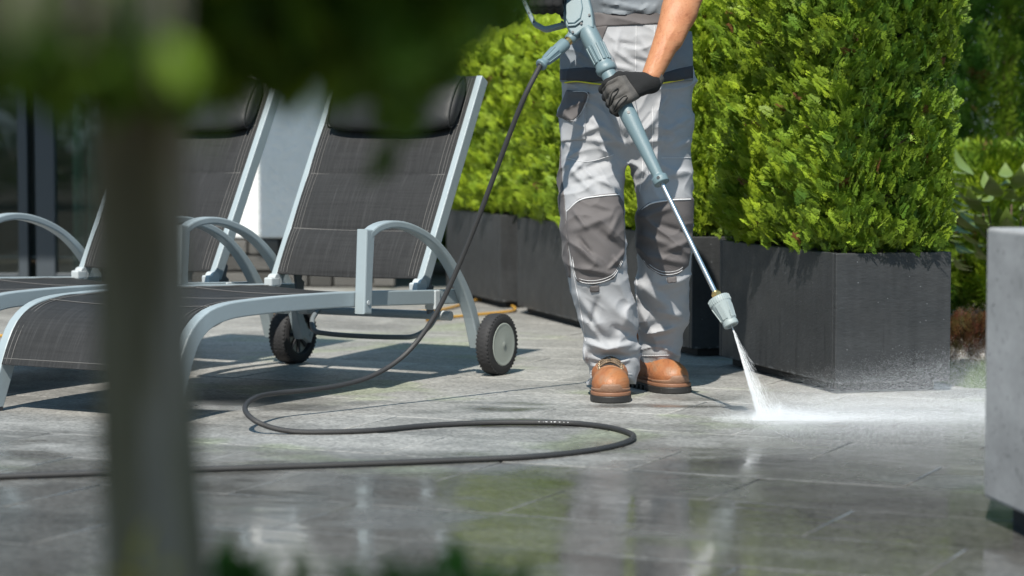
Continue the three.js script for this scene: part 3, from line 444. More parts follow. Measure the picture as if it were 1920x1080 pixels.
// ---------------------------------------------------------------- hose and cable
const HOSE_END = P(1013, 123, 6.615);
{
  // where the hose hangs it lies in one upright plane, found from its shadow on the ground: a X + b depth = c
  const s1 = [-0.667, 6.365], s2 = [0.277, 7.385], a = s2[1] - s1[1], b = -(s2[0] - s1[0]), c = a * s1[0] + b * s1[1], kx = 0.20, kz = 0.805;
  const hang = (u, v) => { const r = ray(u, v), t = (c - 0.76 * (a * kx + b * kz)) / (a * (r.x + kx * r.y) + b * (-r.z + kz * r.y)); return r.multiplyScalar(t).add(EYE); };
  const air = [[985, 178], [958, 245], [930, 320], [902, 395], [874, 465], [846, 530], [812, 597], [772, 652], [735, 684], [690, 708], [640, 722], [580, 731], [520, 737]].map(p => hang(...p));
  const low = [[483, 744, 0.075], [462, 758, 0.066], [462, 774, 0.052], [480, 790, 0.034], [510, 802, 0.018], [550, 809, 0.0085], [620, 810, 0.0075], [700, 807, 0.0075], [800, 798, 0.0075], [900, 793, 0.0075], [1000, 792, 0.0075], [1080, 794, 0.0075], [1140, 801, 0.0075], [1178, 811, 0.0075], [1188, 820, 0.0075], [1165, 832, 0.0075], [1110, 844, 0.0075], [1000, 856, 0.0075], [850, 863, 0.0075], [700, 869, 0.0075], [500, 876, 0.0075], [350, 881, 0.0075], [180, 887, 0.0075], [0, 894, 0.0075], [-160, 902, 0.0075], [-420, 918, 0.0075]].map(p => PH(...p));
  const rubber = mat(0.028, 0.027, 0.027, 0.55, { bumpMap: tex(64, 512, (u, v, i, j) => fbm(u * 8, v * 60, 3, 5)), bumpScale: 0.0006 });
  const o = thing('pressure_hose', 'long black rubber hose looping across the wet paving up to the spray gun', 'hose');
  const pts = [HOSE_END, ...air, ...low];
  part('hose_line', tube(pts, 0.0072, 420, 12), rubber, o);
  const cv = new THREE.CatmullRomCurve3(pts, false, 'centripetal'), wm = mat(0.7, 0.7, 0.7, 0.6), best = { d: 9 }, pr = []; // worn white print near the top of the loop
  for (let i = 0; i <= 1500; i++) { const p = cv.getPointAt(i / 1500), d = p.distanceTo(PH(1010, 793, 0.0075)); if (d < best.d) Object.assign(best, { d, t: i / 1500 }); }
  [[0, 0.004], [0.012, 0.002], [0.02, 0.008], [0.033, 0.006], [0.043, 0.009], [0.056, 0.006], [0.068, 0.003], [0.08, 0.004]].forEach(([q, w]) => { const p = cv.getPointAt(best.t + q / cv.getLength()), n = cv.getTangentAt(best.t + q / cv.getLength()), side = V(0, 1, 0).cross(n).normalize(); if (side.z < 0) side.negate(); const g = box(w * 0.7, 0.0016, 0.0008, 0.0003); g.applyMatrix4(new THREE.Matrix4().makeBasis(n, V(0, 1, 0).addScaledVector(side, -0.4).normalize(), side.clone().addScaledVector(V(0, 1, 0), 0.4).normalize())); const at = p.addScaledVector(side, 0.0067).add(V(0, 0.0027, 0)); pr.push(mv(g, at.x, at.y, at.z)); });
  part('print', pr, wm, o);
  const og = thing('extension_cable', 'orange extension cable lying on the paving behind the loungers', 'cable');
  part('cable_line', tube([[-400, 640], [-100, 632], [60, 627], [200, 612], [420, 588], [600, 585], [700, 587], [800, 584], [870, 570], [900, 562], [935, 566], [965, 577], [960, 583], [925, 587], [870, 592], [800, 600]].map(p => PH(...p, 0.009)), 0.006, 220, 10), mat(0.5, 0.27, 0.04, 0.5), og);
}
lap('hose');

// ---------------------------------------------------------------- worker
const AXA = P(1088, 31, 6.72), AXB = P(1371, 609, 6.37), AXD = AXB.clone().sub(AXA).normalize();     // the axis of the lance
const axAt = v => AXA.clone().lerp(AXB, (v - 31) / (609 - 31));
const worker = thing('person', 'worker in grey work trousers, black gloves and brown boots holding the spray lance', 'person');
{
  // sections: pixel row, left and right edge, depth of the middle, half depth
  const sect = rows => { const t = rows.map(([v, a, b, Z, hd]) => { const p = P(a, v, Z), q = P(b, v, Z); return [p.y, (p.x + q.x) / 2, -Z, (q.x - p.x) / 2, hd]; }).reverse(); // rising
    return y => { const n = t.length; if (y <= t[0][0]) return t[0]; if (y >= t[n - 1][0]) return t[n - 1]; let k = 0; while (y > t[k + 1][0]) k++; const a = t[Math.max(k - 1, 0)], b = t[k], c = t[k + 1], d = t[Math.min(k + 2, n - 1)], u = (y - b[0]) / (c[0] - b[0]), o = [y]; for (let i = 1; i < 5; i++) { const m0 = (c[i] - a[i]) / (c[0] - a[0]) * (c[0] - b[0]), m1 = (d[i] - b[i]) / (d[0] - b[0]) * (c[0] - b[0]); o[i] = (2 * u ** 3 - 3 * u * u + 1) * b[i] + (u ** 3 - 2 * u * u + u) * m0 + (-2 * u ** 3 + 3 * u * u) * c[i] + (u ** 3 - u * u) * m1; } return o; }; };
  const secD = (s, x, y, z, n = 2.35) => { const [, cx, cz, hw, hd] = s(y), r = Math.pow(Math.pow(Math.abs(x - cx) / hw, n) + Math.pow(Math.abs(z - cz) / hd, n), 1 / n); return (r - 1) * Math.min(hw, hd) * 0.95; };
  const legL = sect([[150, 1062, 1168, 6.98, 0.096], [200, 1052, 1168, 6.98, 0.098], [300, 1049, 1169, 6.97, 0.097], [370, 1052, 1167, 6.93, 0.092], [450, 1058, 1170, 6.90, 0.088], [520, 1067, 1174, 6.91, 0.086], [600, 1084, 1190, 6.95, 0.086], [650, 1092, 1195, 6.97, 0.086], [680, 1096, 1196, 6.98, 0.082], [706, 1104, 1191, 6.99, 0.092], [740, 1110, 1188, 6.99, 0.090]]);
  const legR = sect([[150, 1184, 1286, 6.98, 0.096], [200, 1184, 1290, 6.98, 0.098], [300, 1184, 1298, 6.99, 0.096], [370, 1192, 1299, 6.99, 0.092], [450, 1196, 1296, 7.00, 0.088], [520, 1196, 1291, 7.03, 0.086], [600, 1192, 1283, 7.10, 0.086], [650, 1194, 1275, 7.15, 0.086], [680, 1196, 1270, 7.17, 0.088], [720, 1198, 1264, 7.17, 0.088]]);
  const hips = sect([[-10, 1080, 1282, 7.0, 0.112], [30, 1076, 1284, 7.0, 0.116], [80, 1064, 1292, 6.99, 0.122], [150, 1057, 1300, 6.98, 0.124], [200, 1056, 1292, 6.98, 0.12], [240, 1064, 1282, 6.98, 0.11], [272, 1080, 1274, 6.98, 0.09], [300, 1100, 1250, 6.98, 0.05]]);
  const X = (u, v) => P(u, v, 6.9).x, Y = (u, v) => P(u, v, 6.9).y, xy = (u, v) => { const p = P(u, v, 6.9); return [p.x, p.y]; };
  // folds of the cloth: from, to, half width in px, height in mm
  const F_ = [
    [1082, 551, 1135, 625, 11, 7], [1096, 600, 1138, 652, 10, 9], [1135, 560, 1178, 600, 16, 5], [1096, 640, 1140, 655, 8, 9], [1138, 652, 1186, 644, 8, 8], [1102, 676, 1150, 690, 7, -6], [1110, 664, 1188, 668, 9, -8], [1104, 690, 1178, 676, 5, 7], [1160, 640, 1184, 560, 12, 6], [1108, 610, 1120, 560, 9, -6], [1150, 610, 1180, 625, 10, -6], [1146, 500, 1176, 560, 10, 5], [1092, 652, 1100, 690, 7, 8],
    [1196, 535, 1272, 592, 15, 8], [1200, 653, 1272, 645, 7, 8], [1204, 637, 1278, 620, 7, 9], [1204, 670, 1268, 664, 7, 8], [1206, 628, 1250, 606, 9, -6], [1210, 645, 1268, 634, 5, -7], [1205, 661, 1262, 656, 5, -7], [1240, 590, 1284, 600, 10, 7], [1198, 580, 1232, 640, 10, 6], [1236, 540, 1284, 530, 9, 4], [1204, 560, 1240, 610, 8, -5],
    [1119, 262, 1152, 310, 8, 7], [1060, 307, 1108, 357, 9, 7], [1108, 330, 1154, 350, 8, 6], [1082, 257, 1119, 237, 7, 5], [1064, 330, 1096, 300, 7, 5], [1090, 318, 1150, 296, 9, -5], [1075, 345, 1130, 330, 7, -4], [1150, 360, 1120, 310, 7, 4], [1056, 300, 1085, 282, 6, 5],
    [1170, 272, 1112, 226, 8, 7], [1168, 268, 1096, 262, 8, 6], [1168, 262, 1130, 196, 7, -6], [1186, 266, 1236, 216, 8, 7], [1190, 262, 1252, 178, 9, 7], [1188, 270, 1250, 262, 8, 5], [1196, 246, 1230, 200, 7, -5], [1172, 250, 1168, 210, 6, 5],
    [1140, 122, 1184, 132, 7, 5], [1152, 95, 1190, 122, 7, 6], [1150, 80, 1196, 88, 8, -5], [1196, 70, 1226, 110, 8, 4], [1180, 110, 1224, 122, 7, -5], [1160, 60, 1150, 110, 7, 4],
    [1075, 395, 1098, 425, 6, 5], [1072, 430, 1150, 400, 10, 5], [1080, 460, 1128, 500, 10, 6], [1112, 380, 1150, 392, 7, 4], [1120, 430, 1166, 470, 10, -6], [1140, 440, 1160, 400, 8, 5], [1090, 500, 1150, 512, 8, 5], [1150, 480, 1166, 500, 6, 5], [1085, 445, 1110, 478, 6, -5], [1140, 500, 1170, 470, 5, 5],
    [1204, 408, 1260, 388, 9, 5], [1200, 440, 1262, 462, 10, 5], [1216, 480, 1284, 494, 9, 5], [1230, 420, 1292, 440, 9, -5], [1250, 470, 1294, 452, 8, 5], [1208, 350, 1240, 312, 7, 5], [1196, 330, 1228, 290, 7, 5], [1240, 330, 1298, 322, 9, 4], [1262, 280, 1300, 262, 8, 4], [1240, 250, 1294, 222, 8, 4],
  ].map(([a, b, c, d, w, h]) => { const p = xy(a, b), q = xy(c, d); return [...p, ...q, w / 640, h / 1000, Math.min(p[1], q[1]) - 0.05, Math.max(p[1], q[1]) + 0.05]; });
  const fold = (x, y, z, cz) => {
    const f = sst(-0.02, 0.05, z - cz); let d = 0;
    if (f > 0) for (const s of F_) if (y > s[6] && y < s[7]) { const [q, t] = segD(x, y, s[0], s[1], s[2], s[3]); if (q < s[4] * 3) d += s[5] * Math.exp(-q * q / (s[4] * s[4] * 0.55)) * Math.pow(Math.sin(Math.PI * clamp(t * 0.84 + 0.08)), 0.6); }
    const low = sst(0.5, 0.1, y); // bunched cloth towards the ankles, all round
    const n = (vn3(x * 9, y * (14 + 22 * low), z * 9, 3) - 0.5), m = (vn3(x * 24 + y * 20, y * 26, z * 24, 13) - 0.5), rid = 1 - Math.abs(2 * vn3(x * 7 + y * 9, y * 12 - x * 5, z * 7, 23) - 1);
    return d * f * 1.6 + n * (0.008 + 0.018 * low) + m * 0.004 + (Math.pow(rid, 5) - 0.2) * 0.0065 + Math.pow(1 - Math.abs(2 * vn3(x * 13 - y * 8, y * 15 + x * 9, z * 11, 53) - 1), 6) * 0.0028;
  };
  const hemL = P(1150, 712, 6.85).y, hemR = P(1230, 690, 7.03).y, yTop = P(1180, 21, 6.9).y;
  const trou = (x, y, z) => {
    if (y > 0.62) { /* nothing above the crotch belongs to one leg alone */ }
    const slopeL = hemL - (x - 0.27) * 0.0 + (z + 6.91) * 0.42, slopeR = hemR + (z + 7.10) * 0.36;
    let a = secD(legL, x, y, z), b = secD(legR, x, y, z);
    a = smax(a, slopeL - y, 0.006); b = smax(b, slopeR - y, 0.006); a = smax(a, y - 0.86, 0.06); b = smax(b, y - 0.86, 0.06);
    let d = smin(a, b, 0.012); const h = Math.max(secD(hips, x, y, z), 0.70 - y); d = smin(d, h, 0.035); d = smax(d, y - yTop, 0.006);
    if (Math.abs(d) < 0.06) d -= fold(x, y, z, x < 0.33 ? -6.95 : -7.05);
    return d;
  };
  const LO = V(0.10, 0.03, -7.28), HI = V(0.58, 1.17, -6.74);
  const twill = tex(256, 256, (u, v) => 0.5 + 0.3 * Math.sin((u + v) * 2 * Math.PI * 64) + 0.2 * (vn(u * 128, v * 128, 3, 128) - 0.5)), cloudT = tex(256, 256, (u, v) => { const k = 0.88 + 0.2 * fbm(u * 10, v * 10, 4, 9, 10) + 0.05 * vn(u * 128, v * 128, 5, 128); return [k, k, k]; }, true);
  const cloth = (r, g, b, o = {}) => new THREE.MeshPhysicalMaterial({ color: lin(r, g, b), map: rep(cloudT, 4), bumpMap: rep(twill, 9), bumpScale: 0.0004, roughness: 0.78, sheen: 0.25, sheenRoughness: 0.5, sheenColor: lin(0.5, 0.5, 0.5), ...o });
  const greyM = cloth(0.34, 0.345, 0.36), padC = cloth(0.105, 0.095, 0.095), bandC = cloth(0.04, 0.042, 0.05), midC = cloth(0.17, 0.19, 0.21), stitchM = mat(0.62, 0.62, 0.63, 0.8), yelM = mat(0.6, 0.55, 0.04, 0.6);
  const trousers = part('trousers', nets(trou, LO, HI, 0.0038), greyM, worker);
  lap('trousers');
  // pieces sewn on: the same cloth surface a little farther out, inside an outline seen from the front
  const patch = (name, poly, thick, m, parent, o = {}) => {
    const p = poly.map(q => xy(...q)), ys = p.map(q => q[1]), xs = p.map(q => q[0]), e = 0.012, back = o.back ?? false;
    const f = (x, y, z) => { const t = trou(x, y, z); if (t > 0.04 || t < -0.04) return Math.abs(t) - 0.02; let d = Math.max(t - thick, -t - 0.006); const m2 = poly2(x, y, p); d = smax(d, m2, thick * 0.9); if (!back) d = Math.max(d, (x < 0.33 ? -6.95 : -7.04) - 0.01 - z); return d; };
    return part(name, nets(f, V(Math.max(Math.min(...xs) - e, LO.x), Math.min(...ys) - e, LO.z), V(Math.min(Math.max(...xs) + e, HI.x), Math.max(...ys) + e, HI.z), o.h ?? 0.0033), m, parent, o.label);
  };
  const zOn = (x, y, far = -6.7) => { let z = far; for (let i = 0; i < 60; i++) { const d = trou(x, y, z); if (d < 0.0006) break; z -= Math.max(d * 0.8, 0.0006); if (z < -7.25) break; } return z; };
  const line = (pts, r, m, parent, name = 'seam', lift = 0.002, n = 50) => { const c = new THREE.CatmullRomCurve3(pts.map(q => { const [x, y] = xy(...q); return V(x, y, 0); }), false, 'centripetal'); const q = c.getSpacedPoints(n).map(p => V(p.x, p.y, zOn(p.x, p.y) + lift)).filter(p => p.z > -7.15); return q.length > 4 ? part(name, tube(q, r, n * 2, 6), m, parent) : null; };
  const padL = [[1062, 392], [1085, 371], [1120, 364], [1158, 361], [1170, 380], [1171, 470], [1166, 492], [1148, 521], [1112, 532], [1080, 526], [1069, 480], [1060, 430]], padR = [[1194, 400], [1216, 380], [1260, 372], [1305, 371], [1302, 450], [1294, 500], [1272, 517], [1242, 519], [1216, 503], [1194, 472]];
  for (const [p, s] of [[padL, 0], [padR, 1]]) { const k = patch('knee_pad', p, 0.0042, padC, trousers); const top = s ? [[1196, 404], [1217, 383], [1258, 375], [1296, 374]] : [[1062, 395], [1086, 374], [1120, 367], [1160, 364]], bot = s ? [[1196, 470], [1217, 500], [1243, 515], [1272, 513], [1290, 500]] : [[1072, 484], [1082, 522], [1112, 528], [1146, 517], [1166, 488]]; line(top, 0.0023, stitchM, k, 'piping', 0.0055); line(bot, 0.0009, stitchM, k, 'stitch', 0.0048); line(bot.map(([u, v]) => [u, v - 5]), 0.0007, stitchM, k, 'stitch', 0.0048); }
  patch('knee_tab', [[1104, 533], [1122, 532], [1123, 545], [1105, 546]], 0.004, padC, trousers); patch('knee_tab', [[1252, 521], [1270, 519], [1271, 531], [1253, 533]], 0.004, padC, trousers);
  // waistband, hanging tool-pocket band with yellow piping, front pocket trim
  patch('waistband', [[1060, 23], [1180, 23], [1300, 18], [1300, 45], [1225, 46], [1118, 51], [1060, 50]], 0.005, padC, trousers, { back: true });
  patch('holster_pocket', [[1050, 64], [1120, 70], [1150, 110], [1165, 152], [1110, 158], [1050, 153]], 0.010, midC, trousers); patch('holster_pocket', [[1234, 100], [1262, 60], [1301, 56], [1301, 151], [1240, 158]], 0.010, midC, trousers);
  patch('holster_band', [[1050, 128], [1100, 125], [1152, 130], [1163, 151], [1110, 156], [1050, 151]], 0.0145, bandC, trousers); patch('holster_band', [[1236, 138], [1268, 128], [1301, 121], [1301, 147], [1262, 155], [1236, 157]], 0.0145, bandC, trousers);
  line([[1059, 155], [1080, 153], [1110, 157], [1145, 160], [1160, 158]], 0.0024, yelM, trousers, 'yellow_piping', 0.0125); line([[1238, 157], [1250, 155], [1275, 150], [1298, 146]], 0.0024, yelM, trousers, 'yellow_piping', 0.0125);
  patch('pocket_trim', [[1116, 50], [1140, 48], [1124, 88], [1110, 80]], 0.004, padC, trousers);
  // thigh pocket with its flap
  const pk = patch('thigh_pocket', [[1050, 195], [1097, 190], [1098, 262], [1052, 266]], 0.007, greyM, trousers);
  patch('pocket_flap', [[1062, 168], [1104, 173], [1087, 219], [1069, 231], [1043, 217]], 0.013, padC, pk, { back: true }); line([[1066, 171], [1101, 176], [1085, 217], [1069, 227], [1050, 216]], 0.0008, stitchM, pk, 'stitch', 0.0145, 70);
  patch('side_panel', [[1040, 270], [1052, 268], [1054, 330], [1062, 420], [1070, 520], [1040, 520]], 0.003, padC, trousers);
  for (const pts of [[[1098, 200], [1097, 262]], [[1062, 296], [1100, 303], [1150, 290]], [[1222, 200], [1222, 250], [1224, 330]], [[1240, 296], [1298, 296]], [[1192, 48], [1191, 90], [1190, 134]], [[1226, 50], [1225, 90], [1218, 128]], [[1062, 420], [1072, 500], [1088, 580], [1098, 640]], [[1200, 360], [1205, 320], [1204, 290]], [[1196, 505], [1198, 560], [1202, 630]], [[1106, 704], [1150, 700], [1186, 703]], [[1202, 680], [1232, 677], [1264, 676]]]) line(pts, 0.0008, stitchM, trousers, 'stitch', 0.0008);
  lap('trouser pieces');

  // shirt and trunk above the waist
  const shoulder = s => P(1181 + s * 128, -168, s < 0 ? 6.97 : 6.97);
  const trunk = sect([[-262, 1150, 1212, 7.03, 0.05], [-240, 1120, 1242, 7.03, 0.075], [-205, 1068, 1294, 7.02, 0.105], [-130, 1050, 1312, 7.02, 0.125], [-50, 1066, 1296, 7.01, 0.125], [10, 1075, 1285, 7.0, 0.122], [40, 1074, 1287, 7.0, 0.122]]);
  const elbow = [P(1004, -62, 7.05), P(1296, -26, 6.86)], sho = [shoulder(-1), shoulder(1)], wrist = [P(1018, -30, 6.74), P(1221, 143, 6.66)];
  const SF = [[1128, 4, 1175, 14, 7, 11], [1175, 14, 1204, 20, 7, 12], [1204, 20, 1216, 10, 6, 10], [1130, 22, 1190, 30, 6, 9], [1210, 30, 1232, 10, 7, 8], [1120, -8, 1200, -14, 9, 9], [1160, 34, 1222, 38, 5, 6]].map(([a, b, c, d, w, h]) => [...xy(a, b), ...xy(c, d), w / 640, h / 1000]);
  const shirtF = (x, y, z) => {
    let d = secD(trunk, x, y, z, 2.3); d = Math.max(d, yTop - 0.012 - y);
    for (const k of [0, 1]) { const m = sho[k].clone().lerp(elbow[k], 0.62); d = smin(d, cone(x, y, z, sho[k], m, 0.078, 0.07), 0.05); }
    if (Math.abs(d) < 0.05) { let e = 0; if (z > -6.98) for (const s of SF) { const [q, t] = segD(x, y, s[0], s[1], s[2], s[3]); e += s[5] * Math.exp(-q * q / (s[4] * s[4] * 0.55)) * Math.pow(Math.sin(Math.PI * clamp(t * 0.8 + 0.1)), 0.6); } d -= e + (vn3(x * 8, y * 16, z * 8, 33) - 0.5) * 0.018 + (vn3(x * 22, y * 25, z * 22, 43) - 0.5) * 0.005; }
    return d; };
  part('shirt', nets(shirtF, V(0.02, 1.12, -7.22), V(0.66, 1.62, -6.74), 0.008), cloth(0.17, 0.19, 0.21, { roughness: 0.6 }), worker);
  // skin: head, neck and arms as one surface with a slim trunk under the clothes
  const skinT = tex(256, 256, (u, v) => { const a = fbm(u * 12, v * 12, 4, 301, 12), b = vn(u * 120, v * 120, 311, 120), c = sst(0.62, 0.8, fbm(u * 40, v * 40, 3, 341, 40)), k = 0.72 + 0.4 * a + 0.14 * b - 0.16 * c; return [k, k * (0.86 + 0.2 * a - 0.06 * c), k * (0.8 + 0.28 * a - 0.08 * c)]; }, true), skinB = tex(256, 256, (u, v) => 0.5 * fbm(u * 50, v * 50, 3, 321, 50) + 0.5 * vn(u * 14, v * 5, 331, 0));
  const skin = matP(0.43, 0.19, 0.09, 0.56, { map: rep(skinT, 5), bumpMap: rep(skinB, 6), bumpScale: 0.0014 });
  const hc = P(1181, -330, 6.98), chin = V(hc.x, hc.y - 0.105, hc.z + 0.055), neck0 = V(hc.x, hc.y - 0.07, hc.z - 0.02), neck1 = V(hc.x, hc.y - 0.27, hc.z - 0.06), chest = V(hc.x, 1.3, -7.02), belly = V(hc.x, 0.98, -7.0);
  const mid = [elbow[0].clone().lerp(wrist[0], 0.4), elbow[1].clone().lerp(wrist[1], 0.30)], A = elbow[1], W = wrist[1];
  const vein = [[P(1238, 118, 6.63), P(1252, 80, 6.615)], [P(1252, 80, 6.615), P(1250, 50, 6.63)], [P(1252, 80, 6.615), P(1272, 45, 6.65)], [P(1226, 122, 6.63), P(1236, 86, 6.62)]];
  const bodyF = (x, y, z) => {
    let d = smin(ell(x, y, z, hc, 0.076, 0.112, 0.096), ell(x, y, z, chin, 0.05, 0.045, 0.05), 0.05);
    d = smin(d, ell(x, y, z, V(hc.x, hc.y - 0.02, hc.z + 0.104), 0.013, 0.026, 0.016), 0.012);
    for (const s of [-1, 1]) { d = smin(d, ell(x, y, z, V(hc.x + s * 0.082, hc.y - 0.015, hc.z - 0.01), 0.01, 0.032, 0.018), 0.01); d = smax(d, -ell(x, y, z, V(hc.x + s * 0.032, hc.y + 0.008, hc.z + 0.098), 0.019, 0.012, 0.014), 0.012); }
    d = smin(d, ell(x, y, z, V(hc.x, hc.y - 0.068, hc.z + 0.098), 0.024, 0.007, 0.01), 0.01);
    d = smin(d, cone(x, y, z, neck0, neck1, 0.056, 0.066), 0.04);
    d = smin(d, cone(x, y, z, V(hc.x - 0.12, 1.36, -7.02), V(hc.x + 0.12, 1.36, -7.02), 0.07, 0.07), 0.06); d = smin(d, cone(x, y, z, chest, belly, 0.085, 0.085), 0.08);
    for (const k of [0, 1]) { d = smin(d, cone(x, y, z, sho[k], elbow[k], 0.055, 0.043), 0.03); }
    d = smin(d, smin(cone(x, y, z, elbow[0], mid[0], 0.043, 0.045), cone(x, y, z, mid[0], wrist[0], 0.045, 0.029), 0.02), 0.02);
    // forearm in view: broad below the elbow, flat and narrow at the wrist
    let a = smin(cone(x, y, z, A, mid[1], 0.044, 0.0455), cone(x, y, z, mid[1], W, 0.0455, 0.028), 0.02);
    a = smin(a, cone(x, y, z, P(1294, -6, 6.83), P(1266, 76, 6.735), 0.03, 0.02), 0.02); a = smin(a, cone(x, y, z, P(1262, 0, 6.80), P(1242, 84, 6.73), 0.026, 0.018), 0.018);
    for (const [p, q] of vein) { const [w, t] = segD(x, y, p.x, p.y, q.x, q.y); if (z > -6.72) a -= 0.0017 * Math.exp(-w * w / 0.000012) * Math.sin(Math.PI * clamp(0.15 + 0.7 * t)); }
    return smin(d, a, 0.02); };
  const body = part('body', [nets(bodyF, V(0.0, 1.19, -7.2), V(0.64, 1.85, -6.7), 0.011), nets((x, y, z) => Math.max(bodyF(x, y, z), y - 1.2005), V(0.36, 0.9, -6.98), V(0.64, 1.21, -6.52), 0.0045)], skin, worker);
  for (const s of [-1, 1]) part('eye', mv(new THREE.SphereGeometry(0.012, 16, 12), hc.x + s * 0.032, hc.y + 0.008, hc.z + 0.083), mat(0.7, 0.7, 0.68, 0.2), body);
  part('hair', nets((x, y, z) => Math.max(Math.abs(smin(ell(x, y, z, hc, 0.08, 0.116, 0.1), 1, 0.01)) - 0.006 - 0.003 * vn3(x * 60, y * 60, z * 60), hc.y + 0.03 + (z - hc.z) * 0.55 - y), hc.clone().add(V(-0.12, -0.12, -0.14)), hc.clone().add(V(0.12, 0.15, 0.14)), 0.005), mat(0.05, 0.035, 0.025, 0.8), worker);
  lap('body');

  // gloves: the visible one closes round the lance
  const gT = tex(256, 256, (u, v) => { const k = 0.7 + 0.35 * fbm(u * 40, v * 40, 3, 5, 40) + 0.2 * vn(u * 120, v * 120, 7, 120); return [k, k, k]; }, true), gB = tex(256, 256, (u, v) => vn(u * 64, v * 64, 9, 64));
  const glM = new THREE.MeshStandardMaterial({ color: lin(0.008, 0.008, 0.008), map: rep(gT, 6), bumpMap: rep(gB, 10), bumpScale: 0.0005, roughness: 0.9 }), glP = new THREE.MeshStandardMaterial({ color: lin(0.07, 0.064, 0.058), map: rep(gT, 6), bumpMap: rep(gB, 14), bumpScale: 0.0005, roughness: 0.7 });
  const toCam = EYE.clone().sub(axAt(185)).normalize(), front = toCam.addScaledVector(AXD, -toCam.dot(AXD)).normalize(), left = AXD.clone().cross(front).normalize(); if (left.x > 0) left.negate();
  const onAx = (v, phi, rho) => axAt(v).addScaledVector(front, Math.cos(phi) * rho).addScaledVector(left, Math.sin(phi) * rho);
  const D2R = Math.PI / 180, st = [164, 178, 191.5, 204], ch = st.map((v, i) => [onAx(v - 3, -42 * D2R, 0.037), onAx(v, 20 * D2R, 0.0385), onAx(v + 1, 72 * D2R, 0.0345), onAx(v + 2, 128 * D2R, 0.032), onAx(v + 2, 190 * D2R, 0.029), i]);
  const rad = [0.0118, 0.0122, 0.0118, 0.0106], cuffC = P(1222, 149, 6.665), cuffD = wrist[1].clone().sub(elbow[1]).normalize(), palm0 = cuffC.clone().addScaledVector(cuffD, 0.012), thumb = [onAx(160, -100 * D2R, 0.04), onAx(152, -150 * D2R, 0.036), onAx(150, 165 * D2R, 0.033)];
  const handF = (x, y, z) => {
    let fing = 9; ch.forEach(c => { const r = rad[c[5]]; let f = cone(x, y, z, c[0], c[1], r * 1.08, r * 1.04); f = smin(f, cone(x, y, z, c[1], c[2], r * 1.04, r), 0.006); f = smin(f, cone(x, y, z, c[2], c[3], r, r * 0.95), 0.006); f = smin(f, cone(x, y, z, c[3], c[4], r * 0.95, r * 0.88), 0.006); fing = smin(fing, f, 0.0022); });
    let p = 9; ch.forEach(c => { p = smin(p, cone(x, y, z, palm0, c[0], 0.0235, rad[c[5]] * 1.22), 0.016); });
    p = smin(p, cone(x, y, z, palm0, thumb[0], 0.022, 0.017), 0.014); p = smin(p, cone(x, y, z, thumb[0], thumb[1], 0.017, 0.0135), 0.006); p = smin(p, cone(x, y, z, thumb[1], thumb[2], 0.0135, 0.012), 0.005);
    const d = smin(p, fing, 0.007), wr = (vn3(x * 40, y * 70, z * 40, 3) - 0.5) * 0.0022;
    return d - wr; };
  const gc = axAt(184), gl = part('glove', nets(handF, gc.clone().add(V(-0.075, -0.085, -0.085)), gc.clone().add(V(0.125, 0.10, 0.085)), 0.0026), glM, worker);
  // grey leather panel over the back of the hand and the first finger joints, with piped grooves between the fingers
  const pan = [[1128, 168], [1139, 153], [1158, 143], [1172, 141], [1180, 152], [1199, 180], [1198, 187], [1178, 204], [1166, 210], [1148, 214], [1138, 196]].map(q => { const p = P(...q, 6.62); return [p.x, p.y]; });
  part('back_panel', nets((x, y, z) => { const h = handF(x, y, z); if (Math.abs(h) > 0.02) return Math.abs(h) - 0.008; return Math.max(smax(Math.max(h - 0.0014, -h - 0.003), poly2(x, y, pan), 0.0012), gc.z - 0.004 - z); }, gc.clone().add(V(-0.075, -0.085, -0.03)), gc.clone().add(V(0.07, 0.09, 0.085)), 0.0019), glP, gl);
  const zH = (x, y) => { let z = -6.5; for (let i = 0; i < 80; i++) { const d = handF(x, y, z); if (d < 0.0005) break; z -= Math.max(d * 0.8, 0.0004); } return z; };
  const groove = (pts, r = 0.0022) => { const c = new THREE.CatmullRomCurve3(pts.map(q => { const p = P(...q, 6.62); return V(p.x, p.y, 0); })); const q = c.getSpacedPoints(40).map(p => V(p.x, p.y, zH(p.x, p.y) + 0.0016)); return tube(q, r, 80, 6); };
  part('piping', [groove([[1158, 166], [1152, 170], [1146, 177], [1143, 187], [1141, 199]]), groove([[1160, 168], [1155, 176], [1149, 183], [1146, 196]]), groove([[1174, 180], [1168, 182], [1160, 189], [1154, 197], [1150, 207]]), groove([[1175, 183], [1170, 190], [1163, 196], [1157, 204], [1152, 210]]), groove([[1199, 183], [1190, 193], [1178, 204], [1164, 209]], 0.0009), groove([[1174, 143], [1182, 156], [1192, 170], [1199, 182]], 0.0009)], glM, gl);
  const cuffQ = new THREE.Quaternion().setFromUnitVectors(V(0, 1, 0), cuffD.clone().negate()), cuff = (r0, r1, h, c, n = 40) => { const g = new THREE.LatheGeometry([[r0 - 0.003, -h / 2], [r0, -h / 2 - 0.001], [r0 + 0.0015, 0], [r1, h / 2], [r1 - 0.003, h / 2]].map(p => new THREE.Vector2(...p)), n); g.scale(1, 1, 0.86); g.applyQuaternion(cuffQ); return mv(g, c.x, c.y, c.z); };
  part('cuff', [cuff(0.0315, 0.0335, 0.026, cuffC), cuff(0.03, 0.031, 0.012, cuffC.clone().addScaledVector(cuffD, 0.014))], glP, gl);
